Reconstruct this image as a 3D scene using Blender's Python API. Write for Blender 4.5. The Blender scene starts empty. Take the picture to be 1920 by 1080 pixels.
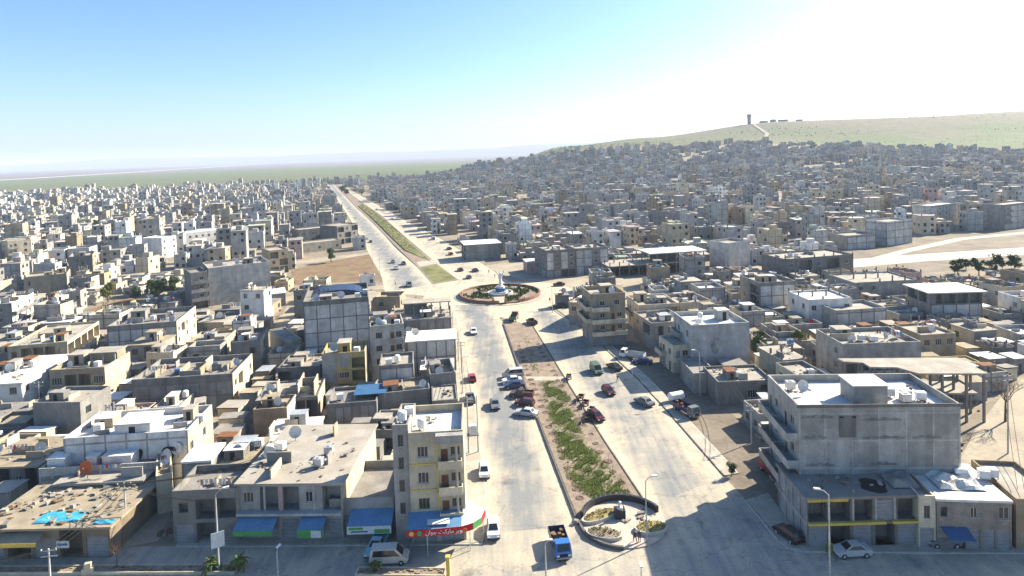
import bpy, math, random
import numpy as np
from mathutils import Vector, Matrix
R = math.radians
rng = random.Random(7)
scene = bpy.context.scene
COL = scene.collection

# ------------------------------------------------------------------ camera
F_PX, PPX, PPY, CAMZ = 1200.0, 960.0, 327.0, 50.0
PITCH, ROLL = R(2.0), R(-1.8)
CAMR = Matrix.Rotation(math.pi / 2 - PITCH, 3, 'X') @ Matrix.Rotation(ROLL, 3, 'Z')
cam = bpy.data.cameras.new('camera'); cam_o = bpy.data.objects.new('camera', cam); COL.objects.link(cam_o)
cam.sensor_width = 36.0; cam.lens = F_PX / 1920 * 36; cam.shift_y = -(540 - PPY) / 1920
cam.clip_start = 0.5; cam.clip_end = 60000
cam_o.matrix_world = Matrix.Translation((0, 0, CAMZ)) @ CAMR.to_4x4()
scene.camera = cam_o
# ------------------------------------------------------------------ sky, sun, exposure
SUN_AZ, SUN_EL = R(58), R(31)
world = bpy.data.worlds.new('World'); scene.world = world; world.use_nodes = True
nt = world.node_tree
sky = nt.nodes.new('ShaderNodeTexSky'); sky.sky_type = 'NISHITA'; sky.sun_disc = False
sky.sun_elevation = SUN_EL; sky.sun_rotation = SUN_AZ
sky.air_density = 1.0; sky.dust_density = 1.5; sky.ozone_density = 4.5; sky.altitude = 300
hs = nt.nodes.new('ShaderNodeHueSaturation'); hs.inputs['Saturation'].default_value = 1.12
nt.links.new(sky.outputs[0], hs.inputs['Color']); nt.links.new(hs.outputs[0], nt.nodes['Background'].inputs[0])
nt.nodes['Background'].inputs[1].default_value = 0.080
sun = bpy.data.lights.new('sun', 'SUN'); sun.energy = 5.0; sun.angle = R(0.5); sun.color = (1.0, 0.90, 0.72)
sun_o = bpy.data.objects.new('sun', sun); COL.objects.link(sun_o)
SUN_DIR = Vector((math.sin(SUN_AZ) * math.cos(SUN_EL), math.cos(SUN_AZ) * math.cos(SUN_EL), math.sin(SUN_EL)))
sun_o.rotation_euler = SUN_DIR.to_track_quat('Z', 'Y').to_euler()
sun_o.location = (0, 0, 400)
vs = scene.view_settings
vs.view_transform = 'Standard'; vs.look = 'None'; vs.exposure = 1.5; vs.gamma = 1.0; vs.use_curve_mapping = False
scene.render.engine = 'CYCLES'
scene.cycles.use_denoising = True
scene.cycles.max_bounces = 5; scene.cycles.diffuse_bounces = 1; scene.cycles.glossy_bounces = 2
scene.cycles.volume_bounces = 1; scene.cycles.transparent_max_bounces = 8

# ------------------------------------------------------------------ pixel -> place
def ray(px, py):
    return CAMR @ Vector(((px - PPX) / F_PX, -(py - PPY) / F_PX, -1.0))
def G(px, py, z=0.0):
    v = ray(px, py); t = (z - CAMZ) / v.z
    return Vector((v.x * t, v.y * t, z))

# ------------------------------------------------------------------ terrain
TY = np.array([0, 350, 600, 900, 1300, 1900, 2600, 4200, 9000], float)
TX = np.array([-600, -200, 0, 150, 400, 800, 1300, 2000, 3500], float)
TH = np.array([
    [0, 0, 0, 0, 0, 0, 0, 0, 0],
    [0, 0, 0, 0, 0, 0, 0, 0, 0],
    [0, 0, 1, 3, 4, 5, 6, 6, 6],
    [0, 0, 6, 12, 18, 18, 18, 18, 20],
    [0, 2, 30, 58, 58, 42, 45, 50, 50],
    [0, 6, 24, 60, 80, 116, 117, 128, 130],
    [0, 4, 20, 40, 62, 100, 118, 150, 150],
    [0, 0, 5, 10, 20, 50, 80, 100, 100],
    [0, 0, 0, 0, 0, 0, 0, 0, 0]], float)
def _ss(t): return t * t * (3 - 2 * t)
def hgt(x, y):
    x = np.asarray(x, float); y = np.asarray(y, float)
    xi = np.clip(np.searchsorted(TX, x) - 1, 0, len(TX) - 2)
    yi = np.clip(np.searchsorted(TY, y) - 1, 0, len(TY) - 2)
    tx = _ss(np.clip((x - TX[xi]) / (TX[xi + 1] - TX[xi]), 0, 1))
    ty = np.clip((y - TY[yi]) / (TY[yi + 1] - TY[yi]), 0, 1)
    ty = 0.5 * ty + 0.5 * _ss(ty)
    a = TH[yi, xi] * (1 - tx) + TH[yi, xi + 1] * tx
    b = TH[yi + 1, xi] * (1 - tx) + TH[yi + 1, xi + 1] * tx
    h = a * (1 - ty) + b * ty
    # low far range beyond the plain
    far = np.clip((y - 9000) / 2500, 0, 1)
    rr = 140 + 22 * np.sin(x / 1500.0 + 0.6) + 14 * np.sin(x / 610.0) + 6 * np.sin(x / 233.0)
    rr = rr * np.clip((x + 14500) / 8000, 0.5, 1)
    return h + _ss(far) * rr
def H1(x, y): return float(hgt(x, y))

# ------------------------------------------------------------------ materials
MATS = {}
def _new(name):
    m = bpy.data.materials.new(name); m.use_nodes = True
    MATS[name] = m
    return m, m.node_tree, m.node_tree.nodes['Principled BSDF']
def mat(name, col, rough=0.9, var=0.22, scale=0.6, streak=0.0, metal=0.0, fine=0.18, spec=0.2, dirt=None, dirt_amt=0.0, bump=0.0, rnd=0.0):
    """plain or weathered surface: broad blotches, fine grain, rain streaks; all in world metres"""
    m, t, b = _new(name); N = t.nodes; L = t.links
    b.inputs['Roughness'].default_value = rough; b.inputs['Metallic'].default_value = metal
    b.inputs['Specular IOR Level'].default_value = spec
    geo = N.new('ShaderNodeNewGeometry')
    rgb = N.new('ShaderNodeRGB'); rgb.outputs[0].default_value = (*col, 1)
    out = rgb.outputs[0]
    def noise(sc, det, vec):
        n = N.new('ShaderNodeTexNoise'); n.inputs['Scale'].default_value = sc; n.inputs['Detail'].default_value = det
        L.new(vec, n.inputs['Vector']); return n.outputs['Fac']
    def mul(a, fac, lo, hi):
        mr = N.new('ShaderNodeMapRange'); mr.inputs[1].default_value = 0.3; mr.inputs[2].default_value = 0.7
        mr.inputs[3].default_value = lo; mr.inputs[4].default_value = hi; L.new(fac, mr.inputs[0])
        mx = N.new('ShaderNodeMix'); mx.data_type = 'RGBA'; mx.blend_type = 'MULTIPLY'; mx.inputs[0].default_value = 1
        L.new(a, mx.inputs[6]); L.new(mr.outputs[0], mx.inputs[7]); return mx.outputs[2]
    if var: out = mul(out, noise(scale, 4, geo.outputs['Position']), 1 - var, 1 + var * 0.6)
    if fine: out = mul(out, noise(scale * 9, 3, geo.outputs['Position']), 1 - fine, 1 + fine * 0.5)
    if streak:
        mp = N.new('ShaderNodeMapping'); mp.inputs['Scale'].default_value = (0.75, 0.75, 0.10)
        L.new(geo.outputs['Position'], mp.inputs['Vector'])
        out = mul(out, noise(1.0, 5, mp.outputs[0]), 1 - streak * 0.9, 1.06)
    if dirt:
        d = N.new('ShaderNodeRGB'); d.outputs[0].default_value = (*dirt, 1)
        mr = N.new('ShaderNodeMapRange'); mr.inputs[1].default_value = 0.45; mr.inputs[2].default_value = 0.66
        mr.inputs[4].default_value = dirt_amt; L.new(noise(scale * 0.7, 6, geo.outputs['Position']), mr.inputs[0])
        mx = N.new('ShaderNodeMix'); mx.data_type = 'RGBA'; L.new(mr.outputs[0], mx.inputs[0])
        L.new(out, mx.inputs[6]); L.new(d.outputs[0], mx.inputs[7]); out = mx.outputs[2]
    if rnd:
        oi = N.new('ShaderNodeObjectInfo'); out = mul(out, oi.outputs['Random'], 1 - rnd, 1 + rnd * 0.5)
    L.new(out, b.inputs['Base Color'])
    if bump:
        bp = N.new('ShaderNodeBump'); bp.inputs['Strength'].default_value = bump; bp.inputs['Distance'].default_value = 0.05
        L.new(noise(scale * 12, 4, geo.outputs['Position']), bp.inputs['Height']); L.new(bp.outputs[0], b.inputs['Normal'])
    return m
def attr_mat(name, attr, rough=0.95, var=0.2, scale=0.25, fine=0.15, streak=0.0):
    m = mat(name, (1, 1, 1), rough, var, scale, streak=streak, fine=fine)
    t = m.node_tree
    a = t.nodes.new('ShaderNodeAttribute'); a.attribute_name = attr
    rgb = [n for n in t.nodes if n.bl_idname == 'ShaderNodeRGB'][0]
    tgt = [l.to_socket for l in t.links if l.from_node == rgb][0]
    t.links.new(a.outputs['Color'], tgt)
    return m
mat('grey', (0.246, 0.238, 0.221), dirt=(0.20, 0.19, 0.17), dirt_amt=0.45, streak=0.35, rnd=0.15)
mat('block', (0.324, 0.315, 0.293), dirt=(0.20, 0.19, 0.17), dirt_amt=0.45, streak=0.28, fine=0.25, rnd=0.16)
mat('palegrey', (0.423, 0.410, 0.378), dirt=(0.20, 0.19, 0.17), dirt_amt=0.35, streak=0.28, rnd=0.14)
mat('darkgrey', (0.20, 0.19, 0.175), streak=0.3)
mat('cream', (0.589, 0.518, 0.380), dirt=(0.36, 0.31, 0.24), dirt_amt=0.35, streak=0.22, rnd=0.12)
mat('beige', (0.404, 0.335, 0.232), dirt=(0.36, 0.31, 0.24), dirt_amt=0.35, streak=0.25, rnd=0.15)
mat('tan', (0.281, 0.221, 0.153), streak=0.25, rnd=0.15)
mat('palepanel', (0.56, 0.55, 0.52), dirt=(0.30, 0.29, 0.27), dirt_amt=0.35, streak=0.25, rnd=0.12)
mat('ochre', (0.45, 0.345, 0.15), streak=0.2)
mat('white', (0.74, 0.72, 0.68), dirt=(0.36, 0.31, 0.24), dirt_amt=0.35, streak=0.16, var=0.12)
mat('stone', (0.306, 0.264, 0.221), streak=0.3, scale=1.2, fine=0.35)
mat('pink', (0.50, 0.35, 0.32), streak=0.2)
mat('frame', (0.22, 0.21, 0.20), streak=0.3)
mat('framepale', (0.46, 0.45, 0.42), streak=0.2)
mat('cement', (0.370, 0.340, 0.289), var=0.25, scale=0.35, dirt=(0.30, 0.26, 0.21), dirt_amt=0.6)
mat('whiteroof', (0.688, 0.670, 0.632), var=0.16, scale=0.5, dirt=(0.45, 0.41, 0.35), dirt_amt=0.5)
mat('earthroof', (0.333, 0.281, 0.200), var=0.25, scale=0.5, dirt=(0.26, 0.22, 0.16), dirt_amt=0.6)
mat('greyroof', (0.255, 0.240, 0.217), var=0.25, scale=0.4, dirt=(0.2, 0.18, 0.16), dirt_amt=0.6)
mat('pane', (0.018, 0.022, 0.028), rough=0.25, var=0, fine=0, spec=0.5)
mat('hole', (0.03, 0.028, 0.026), var=0.2)  # near-black colour painting the shade inside doorways and vents
mat('sash', (0.62, 0.60, 0.56), var=0.1)
mat('sashgreen', (0.20, 0.30, 0.08), var=0.1)
mat('metal', (0.30, 0.31, 0.32), rough=0.5, metal=0.6, var=0.2)
mat('galv', (0.55, 0.56, 0.56), rough=0.45, metal=0.5, var=0.2)
mat('shutterblue', (0.10, 0.16, 0.28), rough=0.6)
mat('shuttergrey', (0.28, 0.29, 0.30), rough=0.6)
mat('rust', (0.20, 0.09, 0.045), var=0.35, scale=2)
mat('tank', (0.72, 0.72, 0.70), rough=0.5, var=0.12)
mat('tankblue', (0.10, 0.22, 0.42), rough=0.5, var=0.12)
mat('dish', (0.66, 0.65, 0.62), rough=0.5, var=0.12)
mat('orange', (0.55, 0.13, 0.04), rough=0.6, var=0.15)
mat('purple', (0.22, 0.11, 0.17), rough=0.9, var=0.25, scale=2)
mat('tarp', (0.06, 0.36, 0.50), rough=0.5, var=0.25, scale=1.5)
mat('bluesheet', (0.05, 0.13, 0.25), rough=0.5, var=0.2)
mat('awningblue', (0.12, 0.26, 0.42), rough=0.7, var=0.15)
mat('awninggreen', (0.10, 0.34, 0.10), rough=0.7, var=0.2)
mat('awningwhite', (0.66, 0.67, 0.64), rough=0.7, var=0.12)
mat('red', (0.42, 0.02, 0.03), rough=0.6, var=0.12)
mat('yellow', (0.62, 0.45, 0.10), rough=0.7, var=0.12)
mat('wood', (0.20, 0.13, 0.07), var=0.3, scale=3)
mat('soil', (0.276, 0.219, 0.166), var=0.3, scale=0.5, fine=0.3, bump=0.3)
mat('pit', (0.16, 0.11, 0.08), var=0.3, scale=2)
mat('redsoil', (0.216, 0.136, 0.088), var=0.35, scale=0.25, dirt=(0.20, 0.19, 0.08), dirt_amt=0.6, fine=0.3)
mat('kerb', (0.50, 0.47, 0.40), var=0.2, scale=1)
mat('kerbshade', (0.13, 0.12, 0.11), var=0.25, scale=1)  # kerb tone with the shadow side's darkness put into the colour
mat('pave', (0.442, 0.399, 0.323), var=0.22, scale=0.4, dirt=(0.36, 0.30, 0.22), dirt_amt=0.6, fine=0.22)
mat('earth', (0.195, 0.162, 0.125), var=0.3, scale=0.12, dirt=(0.24, 0.21, 0.15), dirt_amt=0.6, fine=0.25)
mat('dirtroad', (0.348, 0.302, 0.230), var=0.22, scale=0.15, dirt=(0.36, 0.30, 0.22), dirt_amt=0.5, fine=0.2)
mat('pinkpave', (0.50, 0.42, 0.35), var=0.15, scale=0.8)
mat('redbrick', (0.27, 0.155, 0.11), var=0.3, scale=2.0)
mat('marble', (0.75, 0.74, 0.72), rough=0.5, var=0.1, scale=2)
mat('blackstone', (0.035, 0.035, 0.04), rough=0.4, var=0.2)
mat('rubble', (0.304, 0.272, 0.224), var=0.45, scale=0.8)
mat('drygrass', (0.30, 0.24, 0.10), var=0.4, scale=1.5)
mat('lawn', (0.15, 0.165, 0.055), var=0.4, scale=0.2, dirt=(0.26, 0.21, 0.12), dirt_amt=0.7)
mat('grass', (0.185, 0.26, 0.05), var=0.45, scale=0.6, fine=0.3)
mat('leaf', (0.055, 0.105, 0.025), var=0.45, scale=1.2)
mat('leafyellow', (0.15, 0.15, 0.035), var=0.4, scale=1.2)
mat('leafdark', (0.032, 0.06, 0.024), var=0.4, scale=1.0)
mat('bark', (0.12, 0.085, 0.055), var=0.3, scale=3)
mat('twig', (0.20, 0.125, 0.085), var=0.3, scale=3)
mat('faintstain', (0.42, 0.41, 0.385), var=0.4, scale=0.9, streak=0.4)
mat('stain', (0.27, 0.265, 0.25), var=0.35, scale=1.5, streak=0.4)
mat('navysheet', (0.03, 0.055, 0.11), rough=0.5, var=0.3, scale=0.8)
mat('soot', (0.025, 0.025, 0.027), var=0.3, scale=1)
mat('rubber', (0.02, 0.02, 0.02), var=0.2)
mat('carglass', (0.015, 0.02, 0.025), rough=0.12, var=0, fine=0, spec=0.6)
mat('lampglass', (0.75, 0.75, 0.72), rough=0.2, var=0, fine=0)
mat('taillight', (0.35, 0.02, 0.02), rough=0.3, var=0, fine=0)
mat('water', (0.06, 0.10, 0.14), rough=0.1, var=0.1, spec=0.5)
mat('concretepole', (0.46, 0.45, 0.42), var=0.2)
mat('cable', (0.03, 0.03, 0.03), var=0)
for nm, c in dict(white=(0.72, 0.72, 0.72), silver=(0.42, 0.44, 0.45), black=(0.02, 0.02, 0.024), maroon=(0.075, 0.012, 0.02), red=(0.35, 0.02, 0.03),
                  blue=(0.03, 0.14, 0.42), navy=(0.02, 0.035, 0.10), grey=(0.16, 0.17, 0.18), green=(0.10, 0.15, 0.11), brown=(0.085, 0.04, 0.03), teal=(0.20, 0.40, 0.46), beige=(0.52, 0.48, 0.40)).items():
    mat('paint_' + nm, c, rough=0.35, var=0.14, scale=2.5, fine=0.08, spec=0.5)

# ------------------------------------------------------------------ object helpers
def link(o):
    COL.objects.link(o); return o
class MB:
    """collects faces, builds ONE mesh object"""
    def __init__(s): s.v = []; s.f = []; s.m = []; s.keys = []
    def mi(s, k):
        if k not in s.keys: s.keys.append(k)
        return s.keys.index(k)
    def face(s, pts, m):
        i = len(s.v); s.v += [tuple(p) for p in pts]; s.f.append(tuple(range(i, i + len(pts)))); s.m.append(s.mi(m)); return s
    def box(s, x0, y0, z0, x1, y1, z1, m):
        i = len(s.v); k = s.mi(m)
        s.v += [(x0, y0, z0), (x1, y0, z0), (x1, y1, z0), (x0, y1, z0), (x0, y0, z1), (x1, y0, z1), (x1, y1, z1), (x0, y1, z1)]
        for q in ((0, 3, 2, 1), (4, 5, 6, 7), (0, 1, 5, 4), (1, 2, 6, 5), (2, 3, 7, 6), (3, 0, 4, 7)):
            s.f.append(tuple(i + a for a in q)); s.m.append(k)
        return s
    def tube(s, pts, rad, n, m, cap=True):
        i0 = len(s.v); k = s.mi(m); pts = [Vector(p) for p in pts]
        for j, p in enumerate(pts):
            d = (pts[min(j + 1, len(pts) - 1)] - pts[max(j - 1, 0)]).normalized()
            a = d.orthogonal().normalized() if abs(d.z) < 0.999 else Vector((1, 0, 0)); b = d.cross(a)
            r = rad[j] if isinstance(rad, (list, tuple)) else rad
            for q in range(n):
                t = 2 * math.pi * q / n
                s.v.append(tuple(p + a * (r * math.cos(t)) + b * (r * math.sin(t))))
        for j in range(len(pts) - 1):
            for q in range(n):
                a = i0 + j * n + q; b = i0 + j * n + (q + 1) % n
                s.f.append((a, b, b + n, a + n)); s.m.append(k)
        if cap:
            s.f.append(tuple(i0 + (n - 1 - q) for q in range(n))); s.m.append(k)
            e = i0 + (len(pts) - 1) * n
            s.f.append(tuple(e + q for q in range(n))); s.m.append(k)
        return s
    def prism(s, poly, z0, z1, m, side=None):
        n = len(poly); i = len(s.v); k = s.mi(m); ks = s.mi(side or m)
        s.v += [(p[0], p[1], z0) for p in poly] + [(p[0], p[1], z1) for p in poly]
        s.f.append(tuple(i + n + q for q in range(n))); s.m.append(k)
        s.f.append(tuple(i + n - 1 - q for q in range(n))); s.m.append(ks)
        for q in range(n):
            s.f.append((i + q, i + (q + 1) % n, i + n + (q + 1) % n, i + n + q)); s.m.append(ks)
        return s
    def mesh(s, name):
        me = bpy.data.meshes.new(name); me.from_pydata(s.v, [], s.f)
        for k in s.keys: me.materials.append(MATS[k])
        if len(s.keys) > 1: me.polygons.foreach_set('material_index', s.m)
        return me
    def obj(s, name, parent=None, loc=(0, 0, 0), rz=0.0):
        o = link(bpy.data.objects.new(name, s.mesh(name)))
        o.location = loc; o.rotation_euler = (0, 0, rz)
        if parent: o.parent = parent
        return o
def smooth(o):
    o.data.polygons.foreach_set('use_smooth', [True] * len(o.data.polygons)); return o
LABELS = {}
def tag(o, label, cat, group=None, kind=None):
    if label: o['label'] = label
    if cat: o['category'] = cat
    if group: o['group'] = group
    if kind: o['kind'] = kind
    if label: LABELS.setdefault(label, []).append((o.name, group))
    return o
def empty(name, loc=(0, 0, 0), rz=0.0):
    o = link(bpy.data.objects.new(name, None)); o.location = loc; o.rotation_euler = (0, 0, rz); return o
def thing(name, label, cat, loc=(0, 0, 0), rz=0.0, group=None):
    return tag(empty(name, loc, rz), label, cat, group)
def struct(o): o['kind'] = 'structure'; return o
def stuff(o, label=None, cat=None): return tag(o, label, cat, kind='stuff')
CUBES = {}
def piece(name, parent, m, x0, y0, z0, x1, y1, z1):
    """a box part that shares one unit mesh with every piece of its material"""
    if m not in CUBES: CUBES[m] = MB().box(0, 0, 0, 1, 1, 1, m).mesh('piece_' + m)
    o = link(bpy.data.objects.new(name, CUBES[m])); o.parent = parent
    o.location = (x0, y0, z0); o.scale = (x1 - x0, y1 - y0, z1 - z0)
    return o
CACHE = {}
def shared(key, fn):
    if key not in CACHE: CACHE[key] = fn()
    return CACHE[key]
def inst(name, me, parent, loc=(0, 0, 0), rz=0.0, sc=1.0):
    o = link(bpy.data.objects.new(name, me)); o.parent = parent; o.location = loc; o.rotation_euler = (0, 0, rz)
    if sc != 1.0: o.scale = (sc, sc, sc) if not isinstance(sc, tuple) else sc
    return o
def copy_tree(o, parent=None):
    c = o.copy(); COL.objects.link(c); c.parent = parent
    for ch in list(o.children): copy_tree(ch, c)
    return c

# ------------------------------------------------------------------ occupancy map (1 m cells)
OX, OY, ON, OM = -1100, 40, 2700, 1700
occ = np.zeros((OM, ON), np.uint8)
def mark(poly, val=1):
    """rasterise a convex or simple polygon given in metres"""
    P = np.array([(p[0], p[1]) for p in poly]); x0, y0 = P.min(0) - 1; x1, y1 = P.max(0) + 1
    i0, i1 = max(int(x0 - OX), 0), min(int(x1 - OX) + 2, ON); j0, j1 = max(int(y0 - OY), 0), min(int(y1 - OY) + 2, OM)
    if i1 <= i0 or j1 <= j0: return
    X, Y = np.meshgrid(np.arange(i0, i1) + OX + 0.5, np.arange(j0, j1) + OY + 0.5)
    ins = np.zeros(X.shape, bool); n = len(P)
    for a in range(n):
        xa, ya = P[a]; xb, yb = P[(a + 1) % n]
        if ya == yb: continue
        c = ((ya > Y) != (yb > Y)) & (X < (xb - xa) * (Y - ya) / (yb - ya) + xa); ins ^= c
    occ[j0:j1, i0:i1][ins] = val
def rect_pts(ax, ay, ang, w, d, m=0.0):
    c, s = math.cos(ang), math.sin(ang)
    return [(ax + c * u - s * v, ay + s * u + c * v) for u, v in ((-m, -m), (w + m, -m), (w + m, d + m), (-m, d + m))]
def is_free(ax, ay, ang, w, d):
    c, s = math.cos(ang), math.sin(ang)
    nu, nv = max(2, int(w / 1.5) + 1), max(2, int(d / 1.5) + 1)
    for i in range(nu):
        for j in range(nv):
            u, v = w * i / (nu - 1), d * j / (nv - 1)
            x, y = int(ax + c * u - s * v - OX), int(ay + s * u + c * v - OY)
            if not (0 <= x < ON and 0 <= y < OM) or occ[y, x]: return False
    return True
# ================================================================== SETTING
def axis(parts):
    out = []
    for a, b, st in parts: out += list(np.arange(a, b, st))
    return np.array(out + [parts[-1][1]], float)
gx = axis([(-16000, -3000, 1000), (-3000, -1200, 150), (-1200, 1700, 25), (1700, 3500, 150), (3500, 16000, 1250)])
gy = axis([(-200, 50, 125), (50, 1700, 25), (1700, 3200, 60), (3200, 6000, 200), (6000, 12000, 250), (12000, 16000, 1000)])
def town_mask(x, y):
    """1 inside the built-up area"""
    edge = np.interp(x / np.maximum(y, 60), [-0.9, -0.6, -0.45, -0.3, -0.15, 0.0, 0.1, 0.25, 0.4, 0.55, 0.8, 1.2],
                     [1130, 1200, 1240, 1290, 1340, 1300, 1210, 1230, 1230, 1180, 1000, 900])
    return np.clip((edge - y) / 60.0 + 0.5, 0, 1)
GX, GY = np.meshgrid(gx, gy); GZ = hgt(GX, GY)
verts = np.stack([GX, GY, GZ], -1).reshape(-1, 3)
nx, ny = len(gx), len(gy)
idx = np.arange(nx * ny).reshape(ny, nx)
quads = np.stack([idx[:-1, :-1], idx[:-1, 1:], idx[1:, 1:], idx[1:, :-1]], -1).reshape(-1, 4)
me = bpy.data.meshes.new('ground'); me.from_pydata(verts.tolist(), [], quads.tolist())
tm = town_mask(GX, GY)[..., None]
dust = np.array([0.27, 0.228, 0.17]); green = np.array([0.100, 0.130, 0.036]); olive = np.array([0.155, 0.135, 0.078]); brown = np.array([0.17, 0.125, 0.125])
cu_, cv_ = np.floor((GX * 0.92 + GY * 0.38 + 60 * np.sin(GY / 400)) / 190), np.floor((GY * 0.92 - GX * 0.38) / 130)
fld = np.abs(np.sin(cu_ * 12.9898 + cv_ * 78.233) * 43758.5453) % 1.0
slope = np.clip((GZ - 72) / 26, 0, 1)
fcol = green + (olive - green) * np.clip(-0.2 + fld * 1.0 + slope * .8, 0, 1)[..., None]
farb = np.clip((GY + 1.4 * np.maximum(-GX - 900, 0) * 0.6 - 3400) / 900, 0, 1) * (GX < 900)
fcol = fcol + (brown - fcol) * farb[..., None]
gcol = fcol * (1 - tm) + dust * tm
ca = me.color_attributes.new('Col', 'FLOAT_COLOR', 'POINT')
ca.data.foreach_set('color', np.concatenate([gcol, np.ones(gcol.shape[:2] + (1,))], -1).astype(np.float32).ravel())
me.materials.append(attr_mat('ground_earth', 'Col', var=0.25, scale=0.05, fine=0.25))
ground = struct(link(bpy.data.objects.new('ground', me)))
smooth(ground)

# road surface: worn asphalt between dusty edges
m, t, b = _new('road'); N, L = t.nodes, t.links
b.inputs['Roughness'].default_value = 0.85; b.inputs['Specular IOR Level'].default_value = 0.25
geo = N.new('ShaderNodeNewGeometry'); at = N.new('ShaderNodeAttribute'); at.attribute_name = 'dust'
n1 = N.new('ShaderNodeTexNoise'); n1.inputs['Scale'].default_value = 0.16; n1.inputs['Detail'].default_value = 6; n1.inputs['Roughness'].default_value = 0.62
n2 = N.new('ShaderNodeTexNoise'); n2.inputs['Scale'].default_value = 3.0; n2.inputs['Detail'].default_value = 4
mpx = N.new('ShaderNodeMapping'); mpx.inputs['Rotation'].default_value = (0, 0, R(-8)); mpx.inputs['Scale'].default_value = (0.9, 0.06, 1)
n3 = N.new('ShaderNodeTexNoise'); n3.inputs['Scale'].default_value = 1.0; n3.inputs['Detail'].default_value = 3
L.new(geo.outputs['Position'], n1.inputs['Vector']); L.new(geo.outputs['Position'], n2.inputs['Vector'])
L.new(geo.outputs['Position'], mpx.inputs['Vector']); L.new(mpx.outputs[0], n3.inputs['Vector'])
ad = N.new('ShaderNodeMath'); ad.operation = 'MULTIPLY_ADD'; ad.inputs[1].default_value = 1.1; ad.inputs[2].default_value = -0.55
L.new(n1.outputs['Fac'], ad.inputs[0])
ad3 = N.new('ShaderNodeMath'); ad3.operation = 'MULTIPLY_ADD'; ad3.inputs[1].default_value = 0.75; L.new(n3.outputs['Fac'], ad3.inputs[0]); L.new(ad.outputs[0], ad3.inputs[2])
ad2 = N.new('ShaderNodeMath'); ad2.operation = 'ADD'; L.new(ad3.outputs[0], ad2.inputs[0]); L.new(at.outputs['Fac'], ad2.inputs[1])
mr = N.new('ShaderNodeMapRange'); mr.inputs[1].default_value = 0.42; mr.inputs[2].default_value = 1.1; L.new(ad2.outputs[0], mr.inputs[0])
mx = N.new('ShaderNodeMix'); mx.data_type = 'RGBA'; mx.inputs[6].default_value = (0.20, 0.208, 0.208, 1); mx.inputs[7].default_value = (0.52, 0.445, 0.325, 1)
L.new(mr.outputs[0], mx.inputs[0])
m2 = N.new('ShaderNodeMapRange'); m2.inputs[1].default_value = 0.3; m2.inputs[2].default_value = 0.7; m2.inputs[3].default_value = 0.86; m2.inputs[4].default_value = 1.06; L.new(n2.outputs['Fac'], m2.inputs[0])
mm = N.new('ShaderNodeMix'); mm.data_type = 'RGBA'; mm.blend_type = 'MULTIPLY'; mm.inputs[0].default_value = 1; L.new(mx.outputs[2], mm.inputs[6]); L.new(m2.outputs[0], mm.inputs[7])
vo = N.new('ShaderNodeTexVoronoi'); vo.feature = 'DISTANCE_TO_EDGE'; vo.inputs['Scale'].default_value = 0.11; wv = N.new('ShaderNodeTexNoise'); wv.inputs['Scale'].default_value = 0.5; wv.inputs['Detail'].default_value = 4
vm = N.new('ShaderNodeVectorMath'); vm.operation = 'MULTIPLY_ADD'; vm.inputs[1].default_value = (5, 5, 0); L.new(geo.outputs['Position'], wv.inputs['Vector']); L.new(wv.outputs['Color'], vm.inputs[0]); L.new(geo.outputs['Position'], vm.inputs[2]); L.new(vm.outputs[0], vo.inputs['Vector'])
ck = N.new('ShaderNodeMapRange'); ck.inputs[1].default_value = 0.0; ck.inputs[2].default_value = 0.016; ck.inputs[3].default_value = 0.72; ck.inputs[4].default_value = 1.0; L.new(vo.outputs['Distance'], ck.inputs[0])
n4 = N.new('ShaderNodeTexNoise'); n4.inputs['Scale'].default_value = 0.33; n4.inputs['Detail'].default_value = 5; L.new(geo.outputs['Position'], n4.inputs['Vector'])
st = N.new('ShaderNodeMapRange'); st.inputs[1].default_value = 0.60; st.inputs[2].default_value = 0.72; st.inputs[3].default_value = 1.0; st.inputs[4].default_value = 0.68; L.new(n4.outputs['Fac'], st.inputs[0])
cm = N.new('ShaderNodeMath'); cm.operation = 'MULTIPLY'; L.new(ck.outputs[0], cm.inputs[0]); L.new(st.outputs[0], cm.inputs[1])
mk = N.new('ShaderNodeMix'); mk.data_type = 'RGBA'; mk.blend_type = 'MULTIPLY'; mk.inputs[0].default_value = 1; L.new(mm.outputs[2], mk.inputs[6]); L.new(cm.outputs[0], mk.inputs[7])
L.new(mk.outputs[2], b.inputs['Base Color'])

def resample(pts, n):
    P = [Vector((p[0], p[1])) for p in pts]; ds = [0.0]
    for a, b_ in zip(P, P[1:]): ds.append(ds[-1] + (b_ - a).length)
    out = []
    for k in range(n):
        s = ds[-1] * k / (n - 1); i = 0
        while i < len(ds) - 2 and ds[i + 1] < s: i += 1
        u = (s - ds[i]) / max(ds[i + 1] - ds[i], 1e-6); out.append(P[i].lerp(P[i + 1], u))
    return out
def strip(name, L_, R_, matname, z, n=60, cols=9, dust_mid=0.05, dust_edge=0.9, reserve=1.0):
    A, B = resample(L_, n), resample(R_, n); vs_, fs, du = [], [], []
    for a, b_ in zip(A, B):
        for c in range(cols):
            t_ = c / (cols - 1); p = a.lerp(b_, t_)
            far = max(0.0, min(1.0, (p.y - 330) / 60.0))
            vs_.append((p.x, p.y, H1(p.x, p.y) + z + 0.25 * far)); du.append(dust_mid + (dust_edge - dust_mid) * abs(2 * t_ - 1) ** 2.2)
    for i in range(n - 1):
        for c in range(cols - 1):
            k = i * cols + c; fs.append((k, k + 1, k + cols + 1, k + cols))
    me = bpy.data.meshes.new(name); me.from_pydata(vs_, [], fs); me.materials.append(MATS[matname])
    a_ = me.attributes.new('dust', 'FLOAT', 'POINT'); a_.data.foreach_set('value', du)
    o = struct(link(bpy.data.objects.new(name, me)))
    A2, B2 = resample(L_, 24), resample(R_, 24)
    for i in range(23):
        mark([A2[i], B2[i], B2[i + 1], A2[i + 1]])
    return o
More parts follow.
